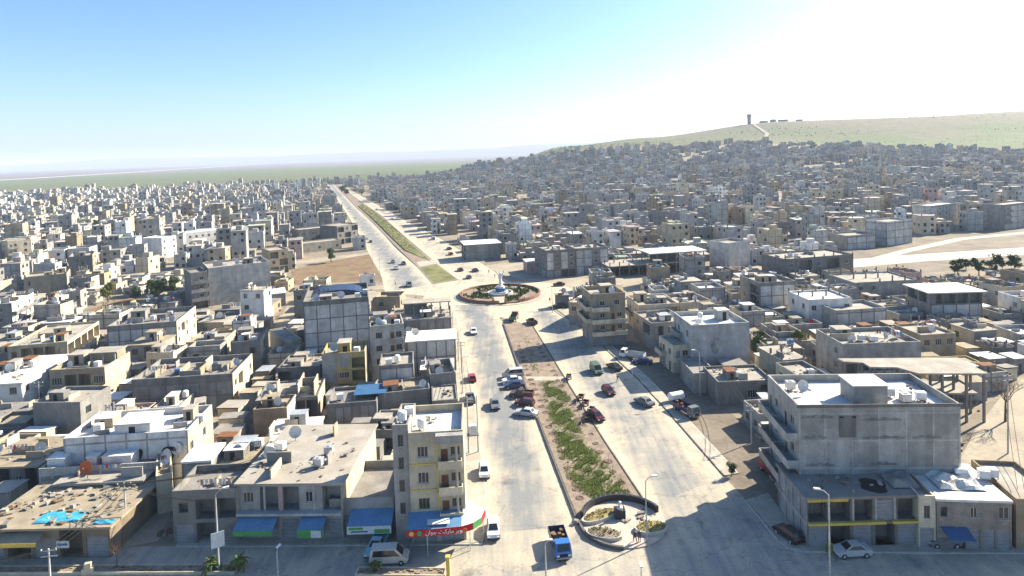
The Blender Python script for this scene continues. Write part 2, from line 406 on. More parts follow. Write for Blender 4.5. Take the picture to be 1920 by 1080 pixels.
def W(*pp): return [G(x, y).to_2d() for x, y in pp]
def line_strip(name, pts, width, matname, z, n=50, **kw):
    P = resample(pts, n); A, B = [], []
    for i, p in enumerate(P):
        d = (P[min(i + 1, n - 1)] - P[max(i - 1, 0)]).normalized(); q = Vector((-d.y, d.x)) * width / 2
        A.append(p + q); B.append(p - q)
    return strip(name, A, B, matname, z, n, **kw)
def sheet(name, poly, matname, z, dust_=0.6, res=True):
    """flat polygon sheet"""
    me = bpy.data.meshes.new(name); me.from_pydata([(p[0], p[1], H1(p[0], p[1]) + z) for p in poly], [], [tuple(range(len(poly)))])
    me.materials.append(MATS[matname]); a_ = me.attributes.new('dust', 'FLOAT', 'POINT'); a_.data.foreach_set('value', [dust_] * len(poly))
    if me.polygons[0].normal.z < 0: me.flip_normals()
    if res: mark(poly)
    return struct(link(bpy.data.objects.new(name, me)))

mat('palegravel', (0.50, 0.455, 0.37), var=0.15, scale=0.2)
LL = W((912, 1000), (906, 900), (893, 800), (879, 700), (867, 650), (856, 600), (842, 572))
ML = W((1085, 985), (1040, 870), (1006, 780), (985, 725), (944, 608))
MR = W((1215, 950), (1135, 830), (1075, 735), (997, 608))
RR = W((1358, 893), (1246, 765), (1200, 715), (1131, 650), (1112, 632), (1040, 583))
strip('road', LL, ML + W((925, 572)), 'road', 0.012)
strip('road', MR + W((985, 585)), RR, 'road', 0.012, dust_mid=0.18)
sheet('road', W((-700, 1034), (330, 1024), (905, 1019), (912, 985), (1000, 985), (1085, 985), (1130, 1010), (1215, 1000), (1230, 935), (1300, 880), (1358, 893), (1400, 940), (1470, 1022), (1700, 1034), (2500, 1040), (2600, 1400), (-900, 1400)), 'road', 0.004, 0.40)
RC = G(938, 553); RRAD = 14.0
circ = [(RC.x + 27 * math.cos(a), RC.y + 23 * math.sin(a)) for a in np.linspace(0, 2 * math.pi, 48, endpoint=False)]
sheet('road', circ, 'road', 0.008, 0.8)
sheet('road', W((842, 572), (860, 600), (925, 590), (1000, 612), (1045, 588), (1010, 565), (930, 578)), 'road', 0.010, 0.75)
FL = W((722, 548), (715, 515), (700, 490), (673, 440), (652, 405), (630, 370), (612, 346))
FML = W((812, 533), (785, 503), (742, 463), (700, 420), (668, 390), (645, 365), (628, 348))
FMR = W((860, 525), (822, 497), (765, 450), (715, 405), (682, 382), (655, 362), (634, 347))
FR = W((960, 532), (900, 492), (838, 455), (765, 418), (715, 390), (675, 367), (641, 347))
strip('road', FL, FML, 'road', 0.014, 80, dust_mid=0.08)
strip('road', FMR, FR, 'road', 0.014, 80, dust_mid=0.45)
sheet('road', W((722, 548), (812, 533), (860, 525), (960, 532), (860, 560)), 'road', 0.006, 0.6)
sheet('dirt_lot', W((842, 572), (722, 548), (690, 545), (640, 560), (700, 575), (760, 585), (850, 596)), 'dirtroad', 0.005)
line_strip('road', W((1005, 541), (1180, 525), (1330, 512), (1420, 506), (1560, 494)), 12, 'dirtroad', 0.004)
line_strip('road', W((1560, 497), (1700, 485), (1990, 466)), 15, 'palegravel', 0.009)
mark(W((1560, 520), (1730, 540), (1990, 530), (1990, 440), (1560, 478)))
line_strip('road', W((1590, 500), (1700, 470), (1800, 448), (1990, 430)), 5, 'palegravel', 0.007)
line_strip('road', W((860, 550), (720, 538), (600, 548), (420, 585), (300, 600)), 7, 'dirtroad', 0.003)
line_strip('road', W((705, 474), (600, 487), (520, 497), (420, 515), (300, 512)), 10, 'dirtroad', 0.003)
line_strip('road', W((320, 500), (360, 478), (440, 462), (500, 455)), 8, 'dirtroad', 0.006)
line_strip('alley', W((255, 1022), (300, 930), (392, 780), (462, 705), (536, 605), (560, 560)), 5.2, 'dirtroad', 0.007)
line_strip('lane', W((1176, 640), (1176, 600), (1180, 560), (1185, 530)), 6, 'dirtroad', 0.009)
line_strip('lane', W((1860, 900), (1890, 820), (1930, 760), (1990, 700)), 9, 'dirtroad', 0.006)
sheet('dirt_lot', W((1118, 636), (1165, 632), (1215, 655), (1250, 690), (1300, 705), (1345, 750), (1400, 800), (1445, 850), (1470, 1000), (1400, 940), (1358, 893), (1246, 765), (1200, 715), (1131, 650)), 'earth', 0.006, res=True)
sheet('dirt_lot', W((1800, 800), (1840, 760), (1990, 700), (2050, 900), (1960, 1010), (1900, 880), (1810, 870)), 'earth', 0.004)
vac = W((545, 508), (600, 492), (692, 477), (717, 525), (640, 530), (552, 534))
sheet('field', vac, 'redsoil', 0.008)
sheet('field', W((150, 585), (235, 560), (290, 562), (260, 585), (180, 600)), 'redsoil', 0.004)
sheet('dirt_lot', W((1330, 545), (1420, 500), (1600, 480), (1920, 440), (1990, 470), (1920, 500), (1600, 520)), 'earth', 0.002, res=False)
sheet('dirt_lot', W((900, 500), (960, 490), (1060, 500), (1120, 525), (1010, 535)), 'dirtroad', 0.003)
sheet('dirt_lot', W((1560, 470), (1640, 448), (1760, 440), (1990, 425), (1990, 470), (1600, 492)), 'earth', 0.001, res=True)
# pavements
def kerb_line(pts, mname, wdt=0.22, hh=0.14, step=1.6, root=None, near=170):
    """row of kerb stones along a polyline; single stones as far as they can be told apart"""
    P = [Vector((p[0], p[1])) for p in pts]; Lt = sum((b_ - a).length for a, b_ in zip(P, P[1:])); n = max(2, int(Lt / step) + 1)
    Q = resample(P, n); root = root or struct(empty('kerb', (Q[0].x, Q[0].y, 0)))
    far = MB()
    me = shared(('kerb', mname, step), lambda: MB().box(0.0, -0.5, 0, 0.985, 0.5, 1, mname).mesh('kerb_stone'))
    for a, b_ in zip(Q, Q[1:]):
        d = b_ - a; an = math.atan2(d.y, d.x)
        if a.y < near:
            o = link(bpy.data.objects.new('kerb_stone', me)); o.parent = root
            o.location = (a.x - root.location.x, a.y - root.location.y, rng.uniform(-0.015, 0.01)); o.rotation_euler = (0, 0, an + rng.uniform(-.01, .01)); o.scale = (d.length, wdt, hh)
        else:
            q = Vector((-d.y, d.x)).normalized() * wdt / 2; o_ = Vector((root.location.x, root.location.y)); p = [a - q - o_, b_ - q - o_, b_ + q - o_, a + q - o_]
            far.prism([(v.x, v.y) for v in p], 0, hh, mname)
    if far.f:
        o = far.obj('kerb_run', root); o['kind'] = 'stuff'
    return root
def slab(name, poly, matname, z1, side=None):
    o = MB().prism([(p[0], p[1]) for p in poly], 0.0, z1, matname, side).obj(name); mark(poly)
    return struct(o)
lo = [p + Vector((-3.0, 0)) for p in LL]
slab('pavement', LL + lo[::-1], 'pave', 0.12)
kerb_line([p + Vector((0.12, 0)) for p in LL], 'kerb')
slab('pavement', W((330, 1024), (905, 1019), (912, 985), (880, 985), (870, 1000), (330, 1008)), 'pave', 0.121)
kerb_line(W((330, 1026), (905, 1021)), 'kerb')
slab('pavement', W((1400, 938), (1470, 1024), (1500, 1033), (1920, 1036), (2100, 1036), (2100, 1015), (1500, 1010), (1440, 925)), 'pave', 0.12)
kerb_line(W((1398, 940), (1468, 1026), (1500, 1035), (1700, 1037), (2050, 1039)), 'kerb')
slab('pavement', W((-100, 1036), (205, 1030), (205, 1020), (-100, 1026)), 'pave', 0.12)
# strip between the carriageway and the parking lane, with its two kerbs
isl = [p + Vector((2.3, 0.6)) for p in RR[:4]]
slab('pavement', RR[:4] + isl[::-1], 'pave', 0.13)
kerb_line(RR[:4], 'kerbshade'); kerb_line(isl, 'kerb')
kerb_line(W((1040, 583), (1112, 632), (1122, 640)), 'kerb')
slab('pavement', W((1044, 581), (1112, 627), (1166, 627), (1080, 575)), 'pave', 0.11)
slab('pavement', [p + Vector((-4.0, 0)) for p in FL] + FL[::-1], 'pave', 0.10) if False else None
# median of the near boulevard
med = [p + Vector((0.25, 0)) for p in ML] + [p + Vector((-0.25, 0)) for p in MR[::-1]]
median = slab('median', med, 'soil', 0.11)
kerb_line(ML, 'kerbshade', 0.26, 0.30); kerb_line(MR, 'kerbshade', 0.22, 0.2)
sheet('path', W((985, 707), (1062, 707), (1066, 714), (988, 714)), 'pave', 0.118)
mm_ = shared('pitmesh', lambda: (lambda mb: ([mb.face([(math.cos(a0) * r0, math.sin(a0) * r0, z0), (math.cos(a1) * r0, math.sin(a1) * r0, z0), (math.cos(a1) * r1, math.sin(a1) * r1, z1), (math.cos(a0) * r1, math.sin(a0) * r1, z1)], 'pit')
      for a0, a1 in [(k * math.pi / 5, (k + 1) * math.pi / 5) for k in range(10)] for (r0, z0, r1, z1) in ((1.0, 0.0, 0.7, 0.05 + 0.11 * (1 + math.sin(a0)) * .5), (0.7, 0.05 + 0.11 * (1 + math.sin(a0)) * .5, 0.45, 0.015), (0.45, 0.015, 0.0, 0.006))], mb.mesh('tree_pit'))[1])(MB()))
for side, pts in ((1, resample(ML, 34)), (-1, resample(MR, 30))):
    for k, p in enumerate(pts[1:-1]):
        if p.y > 165: continue
        o = inst('tree_pit', mm_, median, (p.x + side * rng.uniform(1.5, 2.0), p.y + rng.uniform(-0.4, 0.4), 0.112), rng.uniform(0, 6), rng.uniform(0.55, 0.85))
        if rng.random() < 0.4:
            mb = MB(); mb.tube([(0, 0, 0), (0.03, 0, 0.8), (0.0, 0.02, 1.5)], [0.03, 0.02, 0.01], 5, 'twig'); mb.tube([(0.03, 0, 0.9), (0.25, 0.1, 1.4)], [0.015, 0.006], 4, 'twig'); mb.tube([(0.03, 0, 0.7), (-0.2, 0.15, 1.2)], [0.015, 0.006], 4, 'twig')
            s_ = mb.obj('sapling', median, o.location)
# far median
fm = slab('median', FML + FMR[::-1], 'soil', 0.15)
for q in fm.data.vertices:
    q.co.z += H1(q.co.x, q.co.y) + (0.35 if q.co.y > 330 else 0)
kerb_line(W((812, 533), (785, 503), (742, 463)), 'kerb'); kerb_line(W((860, 525), (822, 497), (765, 450)), 'kerb')
sheet('grass_plot', W((787, 503), (818, 497), (856, 524), (814, 531)), 'lawn', 0.17, res=False)
P1 = resample(FML[2:5], 12); P2 = resample(FMR[1:5], 12)
gp = [a.lerp(b_, 0.25) for a, b_ in zip(P1, P2)] + [a.lerp(b_, 0.85) for a, b_ in zip(P1, P2)][::-1]
mb = MB(); mb.prism([(p.x, p.y) for p in gp], 0.1, 0.2, 'lawn'); o = struct(mb.obj('grass_plot'))
for q in o.data.vertices: q.co.z += H1(q.co.x, q.co.y) + (0.40 if q.co.y > 330 else 0)
sheet('path', W((781, 492), (812, 487), (818, 495), (787, 501)), 'pave', 0.172)

# grass tufts
def tufts(spots, label):
    vv, ff, mi = [], [], []
    for (x, y, z, s) in spots:
        i = len(vv); a = rng.uniform(0, 3.14)
        for k in range(4):
            t_ = a + k * 1.57 + rng.uniform(-.4, .4); ox, oy = rng.uniform(-.15, .15) * s, rng.uniform(-.15, .15) * s
            hh = s * rng.uniform(0.3, 0.8); lean = rng.uniform(0.3, 0.9) * s
            vv += [(x + ox - 0.14 * s * math.sin(t_), y + oy + 0.14 * s * math.cos(t_), z), (x + ox + 0.14 * s * math.sin(t_), y + oy - 0.14 * s * math.cos(t_), z), (x + ox + lean * math.cos(t_), y + oy + lean * math.sin(t_), z + hh)]
            ff.append((i + 3 * k, i + 3 * k + 1, i + 3 * k + 2)); mi.append(0 if rng.random() < 0.78 else 1)
    me = bpy.data.meshes.new('grass'); me.from_pydata(vv, [], ff); me.materials.append(MATS['grass']); me.materials.append(MATS['drygrass']); me.polygons.foreach_set('material_index', mi)
    return stuff(link(bpy.data.objects.new('grass', me)), label, 'grass')
sp = []
prof = [(985, 632, 5), (992, 660, 9), (1003, 690, 10), (1012, 702, 8)], [(1034, 716, 22), (1045, 750, 24), (1056, 790, 24), (1072, 830, 27), (1095, 872, 40), (1115, 900, 46), (1138, 925, 46), (1150, 940, 34)]
for pr, nn in ((prof[0], 260), (prof[1], 26000)):
    ys = np.array([p[1] for p in pr])
    for k in range(nn):
        y = rng.uniform(ys[0], ys[-1]) if rng.random() < .5 else ys[0] + (ys[-1] - ys[0]) * rng.random() ** 0.7
        c = np.interp(y, ys, [p[0] for p in pr]); w_ = np.interp(y, ys, [p[2] for p in pr])
        g = rng.gauss(0, 0.5)
        if abs(g) > 1.25: continue
        q = G(c + g * w_ * 0.9, y); n_ = math.sin(q.x * 1.3 + math.sin(q.y * 0.9) * 2) + math.sin(q.y * 0.55 + q.x * .7)
        if n_ + 0.5 * math.sin(q.x * 2.9 - q.y * 1.7) < -0.35 and rng.random() < 0.9: continue
        sp.append((q.x, q.y, 0.11, rng.uniform(0.18, 0.42)))
for k in range(500):
    a = W((rng.uniform(960, 1180), rng.uniform(640, 930)))[0]
    t_ = a.y
    if ML[0].x < a.x: sp.append((a.x, a.y, 0.11, rng.uniform(0.12, 0.25))) if is_free(a.x, a.y, 0, .1, .1) is False and a.x > np.interp(a.y, [p.y for p in ML], [p.x for p in ML]) + 1 and a.x < np.interp(a.y, [p.y for p in MR], [p.x for p in MR]) - 1 else None
tufts(sp, 'green weeds growing down the middle of the boulevard median')
sp = []
for k in range(1500):
    a, b_ = P1[rng.randrange(11)], None
    i = rng.randrange(11); u = rng.random(); v = rng.uniform(0.25, 0.85)
    p = P1[i].lerp(P1[i + 1], u).lerp(P2[i].lerp(P2[i + 1], u), v)
    sp.append((p.x, p.y, H1(p.x, p.y) + 0.2 + (0.4 if p.y > 330 else 0), rng.uniform(0.5, 0.9)))
tufts(sp, 'green grass strip in the median beyond the roundabout')
# the pale straight road across the plain
def world_line(name, pts, width, matname, z):
    P = resample(pts, 60); v, f = [], []
    for i, p in enumerate(P):
        d = (P[min(i + 1, 59)] - P[max(i - 1, 0)]).normalized(); q = Vector((-d.y, d.x)) * width / 2
        for s in (q, -q): v.append((p.x + s.x, p.y + s.y, H1(p.x, p.y) + z))
    f = [(2 * i, 2 * i + 1, 2 * i + 3, 2 * i + 2) for i in range(59)]
    me = bpy.data.meshes.new(name); me.from_pydata(v, [], f); me.materials.append(MATS[matname])
    return struct(link(bpy.data.objects.new(name, me)))
mat('paleroad', (0.75, 0.72, 0.66), var=0.1, scale=0.02)
world_line('road', [(-2300, 1700), (-2060, 2500), (-2200, 3600), (-2450, 4800), (-2700, 6200), (-2900, 7600), (-2850, 8800)], 60, 'paleroad', 1.2)
world_line('dirt_track', [(-1500, 1850), (-700, 1700), (-300, 1640)], 9, 'soil', 0.6)
world_line('dirt_track', [(420, 1290), (560, 1420), (640, 1600), (700, 1850)], 9, 'dirtroad', 1.0)
# ================================================================== BUILDING KIT
def window_mesh(w, h, style):
    def fn():
        mb = MB(); fr = {'w': 'sash', 'g': 'sashgreen', 'm': 'metal', 'd': 'wood', 'b': 'frame'}[style]; t = 0.07
        mb.box(0, 0.08, 0, w, 0.14, t, fr); mb.box(0, 0.08, h - t, w, 0.14, h, fr); mb.box(0, 0.08, t, t, 0.14, h - t, fr); mb.box(w - t, 0.08, t, w, 0.14, h - t, fr)
        if style != 'd':
            for k in range(1, max(2, int(w / 0.45))):
                x = w * k / max(2, int(w / 0.45)); mb.box(x - 0.025, 0.085, t, x + 0.025, 0.135, h - t, fr)
            mb.box(-0.08, -0.07, -0.08, w + 0.08, 0.06, 0.0, 'framepale')
        return mb.mesh('window')
    return shared(('win', round(w, 2), round(h, 2), style), fn)
def pane_mesh(w, h, m='pane'):
    return shared(('pane', round(w, 2), round(h, 2), m), lambda: MB().box(0, 0.12, 0, w, 0.15, h, m).mesh('pane'))
def balcony_mesh(w, d, solid, m, rail):
    def fn():
        mb = MB(); mb.box(0, -d, -0.2, w, 0, 0, m)
        if solid:
            mb.box(0, -d, 0, w, -d + 0.12, 0.9, m); mb.box(0, -d + .12, 0, 0.12, 0, 0.9, m); mb.box(w - 0.12, -d + .12, 0, w, 0, 0.9, m)
        else:
            for z in (0.45, 0.9): mb.box(0, -d, z, w, -d + 0.05, z + 0.05, rail); mb.box(0, -d + .05, z, 0.05, 0, z + .05, rail); mb.box(w - .05, -d + .05, z, w, 0, z + .05, rail)
            n = max(2, int(w / 0.35))
            for k in range(n + 1): mb.box(w * k / n * 0.985, -d + 0.01, 0, w * k / n * 0.985 + 0.03, -d + 0.04, 0.9, rail)
        return mb.mesh('balcony')
    return shared(('balc', round(w, 2), round(d, 2), solid, m), fn)
def shutter_mesh(w, h, m):
    def fn():
        mb = MB(); n = max(3, int(h / 0.22))
        for k in range(n): mb.box(0, 0.10 + (k % 2) * 0.02, h * k / n, w, 0.16, h * (k + 1) / n - 0.02, m)
        return mb.mesh('shutter')
    return shared(('shut', round(w, 2), round(h, 2), m), fn)

def facade(mb, o, u, Wd, Ht, ops, m):
    """wall with real openings: ops = (x0, z0, x1, z1, depth, closed)"""
    inw = (-u[1], u[0])
    def P(x, z, d=0.0): return (o[0] + u[0] * x + inw[0] * d, o[1] + u[1] * x + inw[1] * d, o[2] + z)
    xs = sorted({0.0, Wd} | {a for q in ops for a in (q[0], q[2])}); zs = sorted({0.0, Ht} | {a for q in ops for a in (q[1], q[3])})
    for i in range(len(xs) - 1):
        run = None
        for j in range(len(zs) - 1):
            cx, cz = (xs[i] + xs[i + 1]) / 2, (zs[j] + zs[j + 1]) / 2
            hole = any(q[0] < cx < q[2] and q[1] < cz < q[3] for q in ops)
            if hole:
                if run is not None: mb.face([P(xs[i], run), P(xs[i + 1], run), P(xs[i + 1], zs[j]), P(xs[i], zs[j])], m)
                run = None
            elif run is None: run = zs[j]
        if run is not None: mb.face([P(xs[i], run), P(xs[i + 1], run), P(xs[i + 1], Ht), P(xs[i], Ht)], m)
    for (x0, z0, x1, z1, d, closed) in ops:
        mb.face([P(x0, z0), P(x0, z1), P(x0, z1, d), P(x0, z0, d)][::-1], m); mb.face([P(x1, z0), P(x1, z1), P(x1, z1, d), P(x1, z0, d)], m)
        mb.face([P(x0, z0), P(x1, z0), P(x1, z0, d), P(x0, z0, d)], m); mb.face([P(x0, z1), P(x1, z1), P(x1, z1, d), P(x0, z1, d)][::-1], m)
        if closed: mb.face([P(x0, z0, d), P(x1, z0, d), P(x1, z1, d), P(x0, z1, d)], m)

BLD = []
def core(label, ax, ay, ang, w, d, h, wall='grey', roof='cement', front='', right='', left='', back='', par=0.8, frames='', fm='frame', pm='block', side=None,
         name='house', cat='house', group=None, stair=None, over=0.0, stubs=0, z0=0.0, win='w', detail=1, bd=1.1, solid=True, bm=None, sash_sub=True, res=True, sh='shuttergrey', leftm=None):
    """one building: walls with openings, roof, parapet, windows, balconies, frame"""
    root = thing(name, label, cat, (ax, ay, z0), ang, group)
    mb = MB(); body = h - par; n = max(1, len((front or right or left or '.').split('/')))
    mats = {'front': wall, 'right': side or wall, 'left': leftm or side or wall, 'back': wall}  # paler side colour, mostly cream, paints in sunlight on the right-hand walls
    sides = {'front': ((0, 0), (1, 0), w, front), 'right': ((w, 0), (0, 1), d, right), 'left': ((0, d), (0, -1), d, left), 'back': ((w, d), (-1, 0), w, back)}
    for sd, (o, u, Wd, spec) in sides.items():
        rows = spec.split('/') if spec else []
        ops = []; an = math.atan2(u[1], u[0]); nr = max(1, len(rows)); sh_ = body / nr
        for r, row in enumerate(rows):
            zb = body - (r + 1) * sh_; nb = len(row); bw = Wd / nb
            for c, ch in enumerate(row):
                x0 = c * bw
                def put(me, nm, x, z, par_=root):
                    return inst(nm, me, par_, (o[0] + u[0] * x, o[1] + u[1] * x, z), an)
                def win_at(x, z, ww, hh, st):
                    ops.append((x, z, x + ww, z + hh, 0.16, False))
                    wo = put(window_mesh(ww, hh, st), 'door' if st == 'd' else 'window', x, z)
                    inst('pane' if st != 'd' else 'door_leaf', pane_mesh(ww, hh, 'pane' if st != 'd' else ('rust' if c % 2 else 'shuttergrey')), wo)
                if ch in 'wg': ww = round(min(1.35, bw * 0.5), 1); hh = round(min(1.4, sh_ * 0.45), 1); win_at(x0 + (bw - ww) / 2, zb + sh_ * 0.33, ww, hh, 'g' if ch == 'g' else win)
                elif ch == 'W': ww = round(bw * 0.72, 1); hh = round(min(1.6, sh_ * 0.5), 1); win_at(x0 + (bw - ww) / 2, zb + sh_ * 0.3, ww, hh, win)
                elif ch == 'v': ww = 0.7; hh = round(sh_ * 0.5, 1); win_at(x0 + (bw - ww) / 2, zb + sh_ * 0.25, ww, hh, 'b')
                elif ch == 'd': win_at(x0 + (bw - 1.0) / 2, zb + 0.02, 1.0, 2.1, 'd')
                elif ch == 'o': ops.append((x0 + bw * 0.06, zb + 0.12, x0 + bw * 0.94, zb + sh_ - 0.35, 1.8, True))
                elif ch == 'h': ops.append((x0 + bw * 0.28, zb + sh_ * 0.35, x0 + bw * 0.28 + min(1.2, bw * .45), zb + sh_ * 0.75, 0.9, True))
                elif ch == 's':
                    hh = round(min(2.7, sh_ - 0.5), 1); ww = round(bw * 0.84, 1); ops.append((x0 + bw * 0.08, zb + 0.03, x0 + bw * 0.08 + ww, zb + 0.03 + hh, 0.18, False))
                    put(shutter_mesh(ww, hh, sh if c % 2 else 'shuttergrey'), 'shutter', x0 + bw * 0.08, zb + 0.03)
                elif ch in 'bB':
                    win_at(x0 + bw * 0.16, zb + 0.05, 0.9, 2.0, 'd'); ww = round(min(1.3, bw * 0.38), 1); win_at(x0 + bw * 0.5, zb + sh_ * 0.33, ww, 1.2, win)
                    put(balcony_mesh(bw if ch == 'b' else bw * 0.86, bd, solid, bm or wall, 'metal'), 'balcony', x0 if ch == 'b' else x0 + bw * .07, zb)
        facade(mb, (o[0], o[1], 0), u, Wd, h, ops, mats[sd])
        if sd[0].upper() in frames and rows:
            t = 0.06; nb = max(len(r) for r in rows); bw = Wd / nb; inw = (-u[1], u[0])
            def fbox(nm, xa, za, xb, zb_, pr, m_):
                p = (o[0] + u[0] * xa - inw[0] * pr, o[1] + u[1] * xa - inw[1] * pr); q = (o[0] + u[0] * xb + inw[0] * 0.001, o[1] + u[1] * xb + inw[1] * 0.001)
                X0, X1 = sorted((p[0], q[0])); Y0, Y1 = sorted((p[1], q[1]))
                if detail: piece(nm, root, m_, X0, Y0, za, X1, Y1, zb_)
                else: mb.box(X0, Y0, za, X1, Y1, zb_, m_)
            for k in range(nb + 1):
                xc = min(max(k * bw, 0.16), Wd - 0.16); fbox('column', xc - 0.12, 0.0, xc + 0.12, h - 0.02, t, fm)
            for r in range(nr + 1):
                for k in range(nb):
                    zz = r * sh_ - (0.24 if r else 0)
                    xa, xb = max(k * bw, 0.16) + 0.122, min((k + 1) * bw, Wd - 0.16) - 0.122
                    if r: fbox('beam', xa, zz, xb, zz + 0.24, t - 0.012, fm)
                    if r < nr and detail and rows[nr - 1 - r][min(k, len(rows[nr - 1 - r]) - 1)] in '.p':
                        fbox('panel', xa + 0.004, r * sh_ + 0.004, xb - 0.004, (r + 1) * sh_ - 0.244, 0.022, pm)
    # parapet rim and inner faces, or an overhanging slab
    if par > 0.25:
        t = 0.22; zi = body
        for (a, b_) in (((0, 0), (w, 0)), ((w, 0), (w, d)), ((w, d), (0, d)), ((0, d), (0, 0))):
            ia = (min(max(a[0], t), w - t), min(max(a[1], t), d - t)); ib = (min(max(b_[0], t), w - t), min(max(b_[1], t), d - t))
            mb.face([(a[0], a[1], h), (b_[0], b_[1], h), (ib[0], ib[1], h), (ia[0], ia[1], h)], wall)
            mb.face([(ia[0], ia[1], h), (ib[0], ib[1], h), (ib[0], ib[1], zi), (ia[0], ia[1], zi)], wall)
        MB().box(t - 0.002, t - 0.002, zi - 0.2, w - t + 0.002, d - t + 0.002, zi, roof).obj('roof', root)
        deck = zi
    else:
        MB().box(-over, -over, h - 0.28, w + over, d + over, h + 0.002, roof).obj('roof', root); deck = h + 0.002
    mb.obj('wall', root)
    if stair:
        sx, sy, sw, sd_, s_h = stair
        MB().box(sx, sy, deck - 0.01, sx + sw, sy + sd_, deck + s_h - 0.2, wall).box(sx - 0.15, sy - 0.15, deck + s_h - 0.2, sx + sw + 0.15, sy + sd_ + 0.15, deck + s_h, roof).obj('stair_house', root)
        inst('door', shared('stdoor', lambda: MB().box(0, -0.03, 0, 0.9, 0.02, 1.9, 'hole').mesh('door')), root, (sx + sw * 0.4, sy, deck))  # dark sheet, paints the shade of an open doorway
    for k in range(stubs):
        nx_ = max(2, int(w / 3.8)); i, j = k % (nx_ + 1), k // (nx_ + 1)
        if j > 2: break
        x = 0.18 + (w - 0.36) * i / nx_; y = 0.18 + (d - 0.36) * j / 2; hh = rng.uniform(0.9, 2.2)
        if rng.random() < 0.85:
            c = piece('column_stub', root, fm, x - 0.16, y - 0.16, deck - 0.01, x + 0.16, y + 0.16, deck + hh)
            if detail: piece('reinforcing_bar', root, 'rust', x - 0.03, y - 0.03, deck + hh, x + 0.03, y + 0.03, deck + hh + rng.uniform(0.4, 0.9))
    if res: mark(rect_pts(ax, ay, ang, w, d, 0.8))
    info = dict(root=root, ax=ax, ay=ay, ang=ang, w=w, d=d, h=h, deck=deck, z0=z0, label=label)
    BLD.append(info); return info
def bld(label, fl, fr, depth, h, ang=None, **kw):
    a, b_ = G(fl[0], fl[1], h), G(fr[0], fr[1], h); dv = b_ - a
    an = math.atan2(dv.y, dv.x) if ang is None else ang
    return core(label, a.x, a.y, an, math.hypot(dv.x, dv.y), depth, h, **kw)
def on(info, x, y, z=None):
    c, s = math.cos(info['ang']), math.sin(info['ang'])
    return (info['ax'] + c * x - s * y, info['ay'] + s * x + c * y, info['z0'] + (info['deck'] if z is None else z))

def roof_mess(info, seed, n=3):
    """low partition walls, lean-to sheds and washing lines on a roof, each a part of the house"""
    r = random.Random(seed); w, d, z = info['w'], info['d'], info['deck'] - 0.01
    for k in range(n):
        q = r.random(); x, y = r.uniform(.4, max(.5, w - 3)), r.uniform(.8, max(.9, d - 3)); L_ = r.uniform(1.5, max(1.6, min(5, w - x - .4))); M_ = min(r.uniform(1.5, 4), max(1.2, d - y - .4))
        if q < .38: piece('roof_wall', info['root'], r.choice(['block', 'palegrey', 'beige', 'cream']), x, y, z, x + L_, y + .2, z + r.uniform(.5, 1.6))
        elif q < .66: piece('roof_wall', info['root'], r.choice(['block', 'palegrey', 'beige', 'cream']), x, y, z, x + .2, y + M_, z + r.uniform(.5, 1.8))
        elif q < .86:
            hh = r.uniform(1.2, 2.1); sw, sd = min(L_, 2.8), min(M_, 2.6); m = r.choice(['block', 'palegrey', 'beige', 'grey'])
            MB().box(x, y, z, x + sw, y + sd, z + hh, m).box(x - .12, y - .15, z + hh, x + sw + .12, y + sd + .12, z + hh + .08, r.choice(['galv', 'whiteroof', 'cement', 'cement', 'greyroof', 'rust'])).box(x + sw * .3, y - .012, z, x + sw * .3 + .7, y, z + hh * .8, 'hole').obj('shed', info['root'])
        else:
            mb = MB().tube([(x, y, z), (x, y, z + 1.7)], .03, 5, 'metal').tube([(x + L_, y, z), (x + L_, y, z + 1.7)], .03, 5, 'metal').tube([(x, y, z + 1.65), (x + L_, y, z + 1.65)], .012, 4, 'cable')
            for j in range(int(L_ / .6)): mb.box(x + .2 + j * .6, y - .01, z + 1.65 - r.uniform(.5, .9), x + .2 + j * .6 + r.uniform(.3, .5), y + .01, z + 1.65, r.choice(['white', 'awningblue', 'pink', 'red', 'purple', 'awningwhite']))
            mb.obj('washing_line', info['root'])
# ------------------------------------------------------------------ roof things
def tank_mesh(kind, m):
    def fn():
        mb = MB()
        if kind == 'drum':
            mb.tube([(0, 0, 0.35), (0, 0, 0.45), (0, 0, 1.45), (0, 0, 1.6), (0, 0, 1.66)], [0.5, 0.6, 0.6, 0.45, 0.2], 12, m)
            for a in range(4): mb.box(0.4 * math.cos(a * 1.57 + .78) - .04, 0.4 * math.sin(a * 1.57 + .78) - .04, 0, 0.4 * math.cos(a * 1.57 + .78) + .04, 0.4 * math.sin(a * 1.57 + .78) + .04, 0.36, 'metal')
        elif kind == 'cube':
            mb.box(-0.6, -0.5, 0.3, 0.6, 0.5, 1.3, m)
            for x in (-.55, .47):
                for y in (-.45, .37): mb.box(x, y, 0, x + .08, y + .08, 0.3, 'metal')
            mb.box(-0.2, -0.2, 1.3, 0.2, 0.2, 1.38, m)
        else:
            mb.tube([(-0.8, 0, 0.75), (-0.7, 0, 0.75), (0.7, 0, 0.75), (0.8, 0, 0.75)], [0.25, 0.42, 0.42, 0.25], 12, m)
            for x in (-.5, .42): mb.box(x, -.3, 0, x + .08, .3, 0.42, 'metal')
        return mb.mesh('water_tank')
    return shared(('tank', kind, m), fn)
STOP = set('the and with a of in on by behind beside below between under over at to its from running standing next facing for bright dark tall broad left'.split())
def short(info):
    ws = info['label'].split()[:8]
    while ws[-1] in STOP: ws.pop()
    return ' '.join(ws)
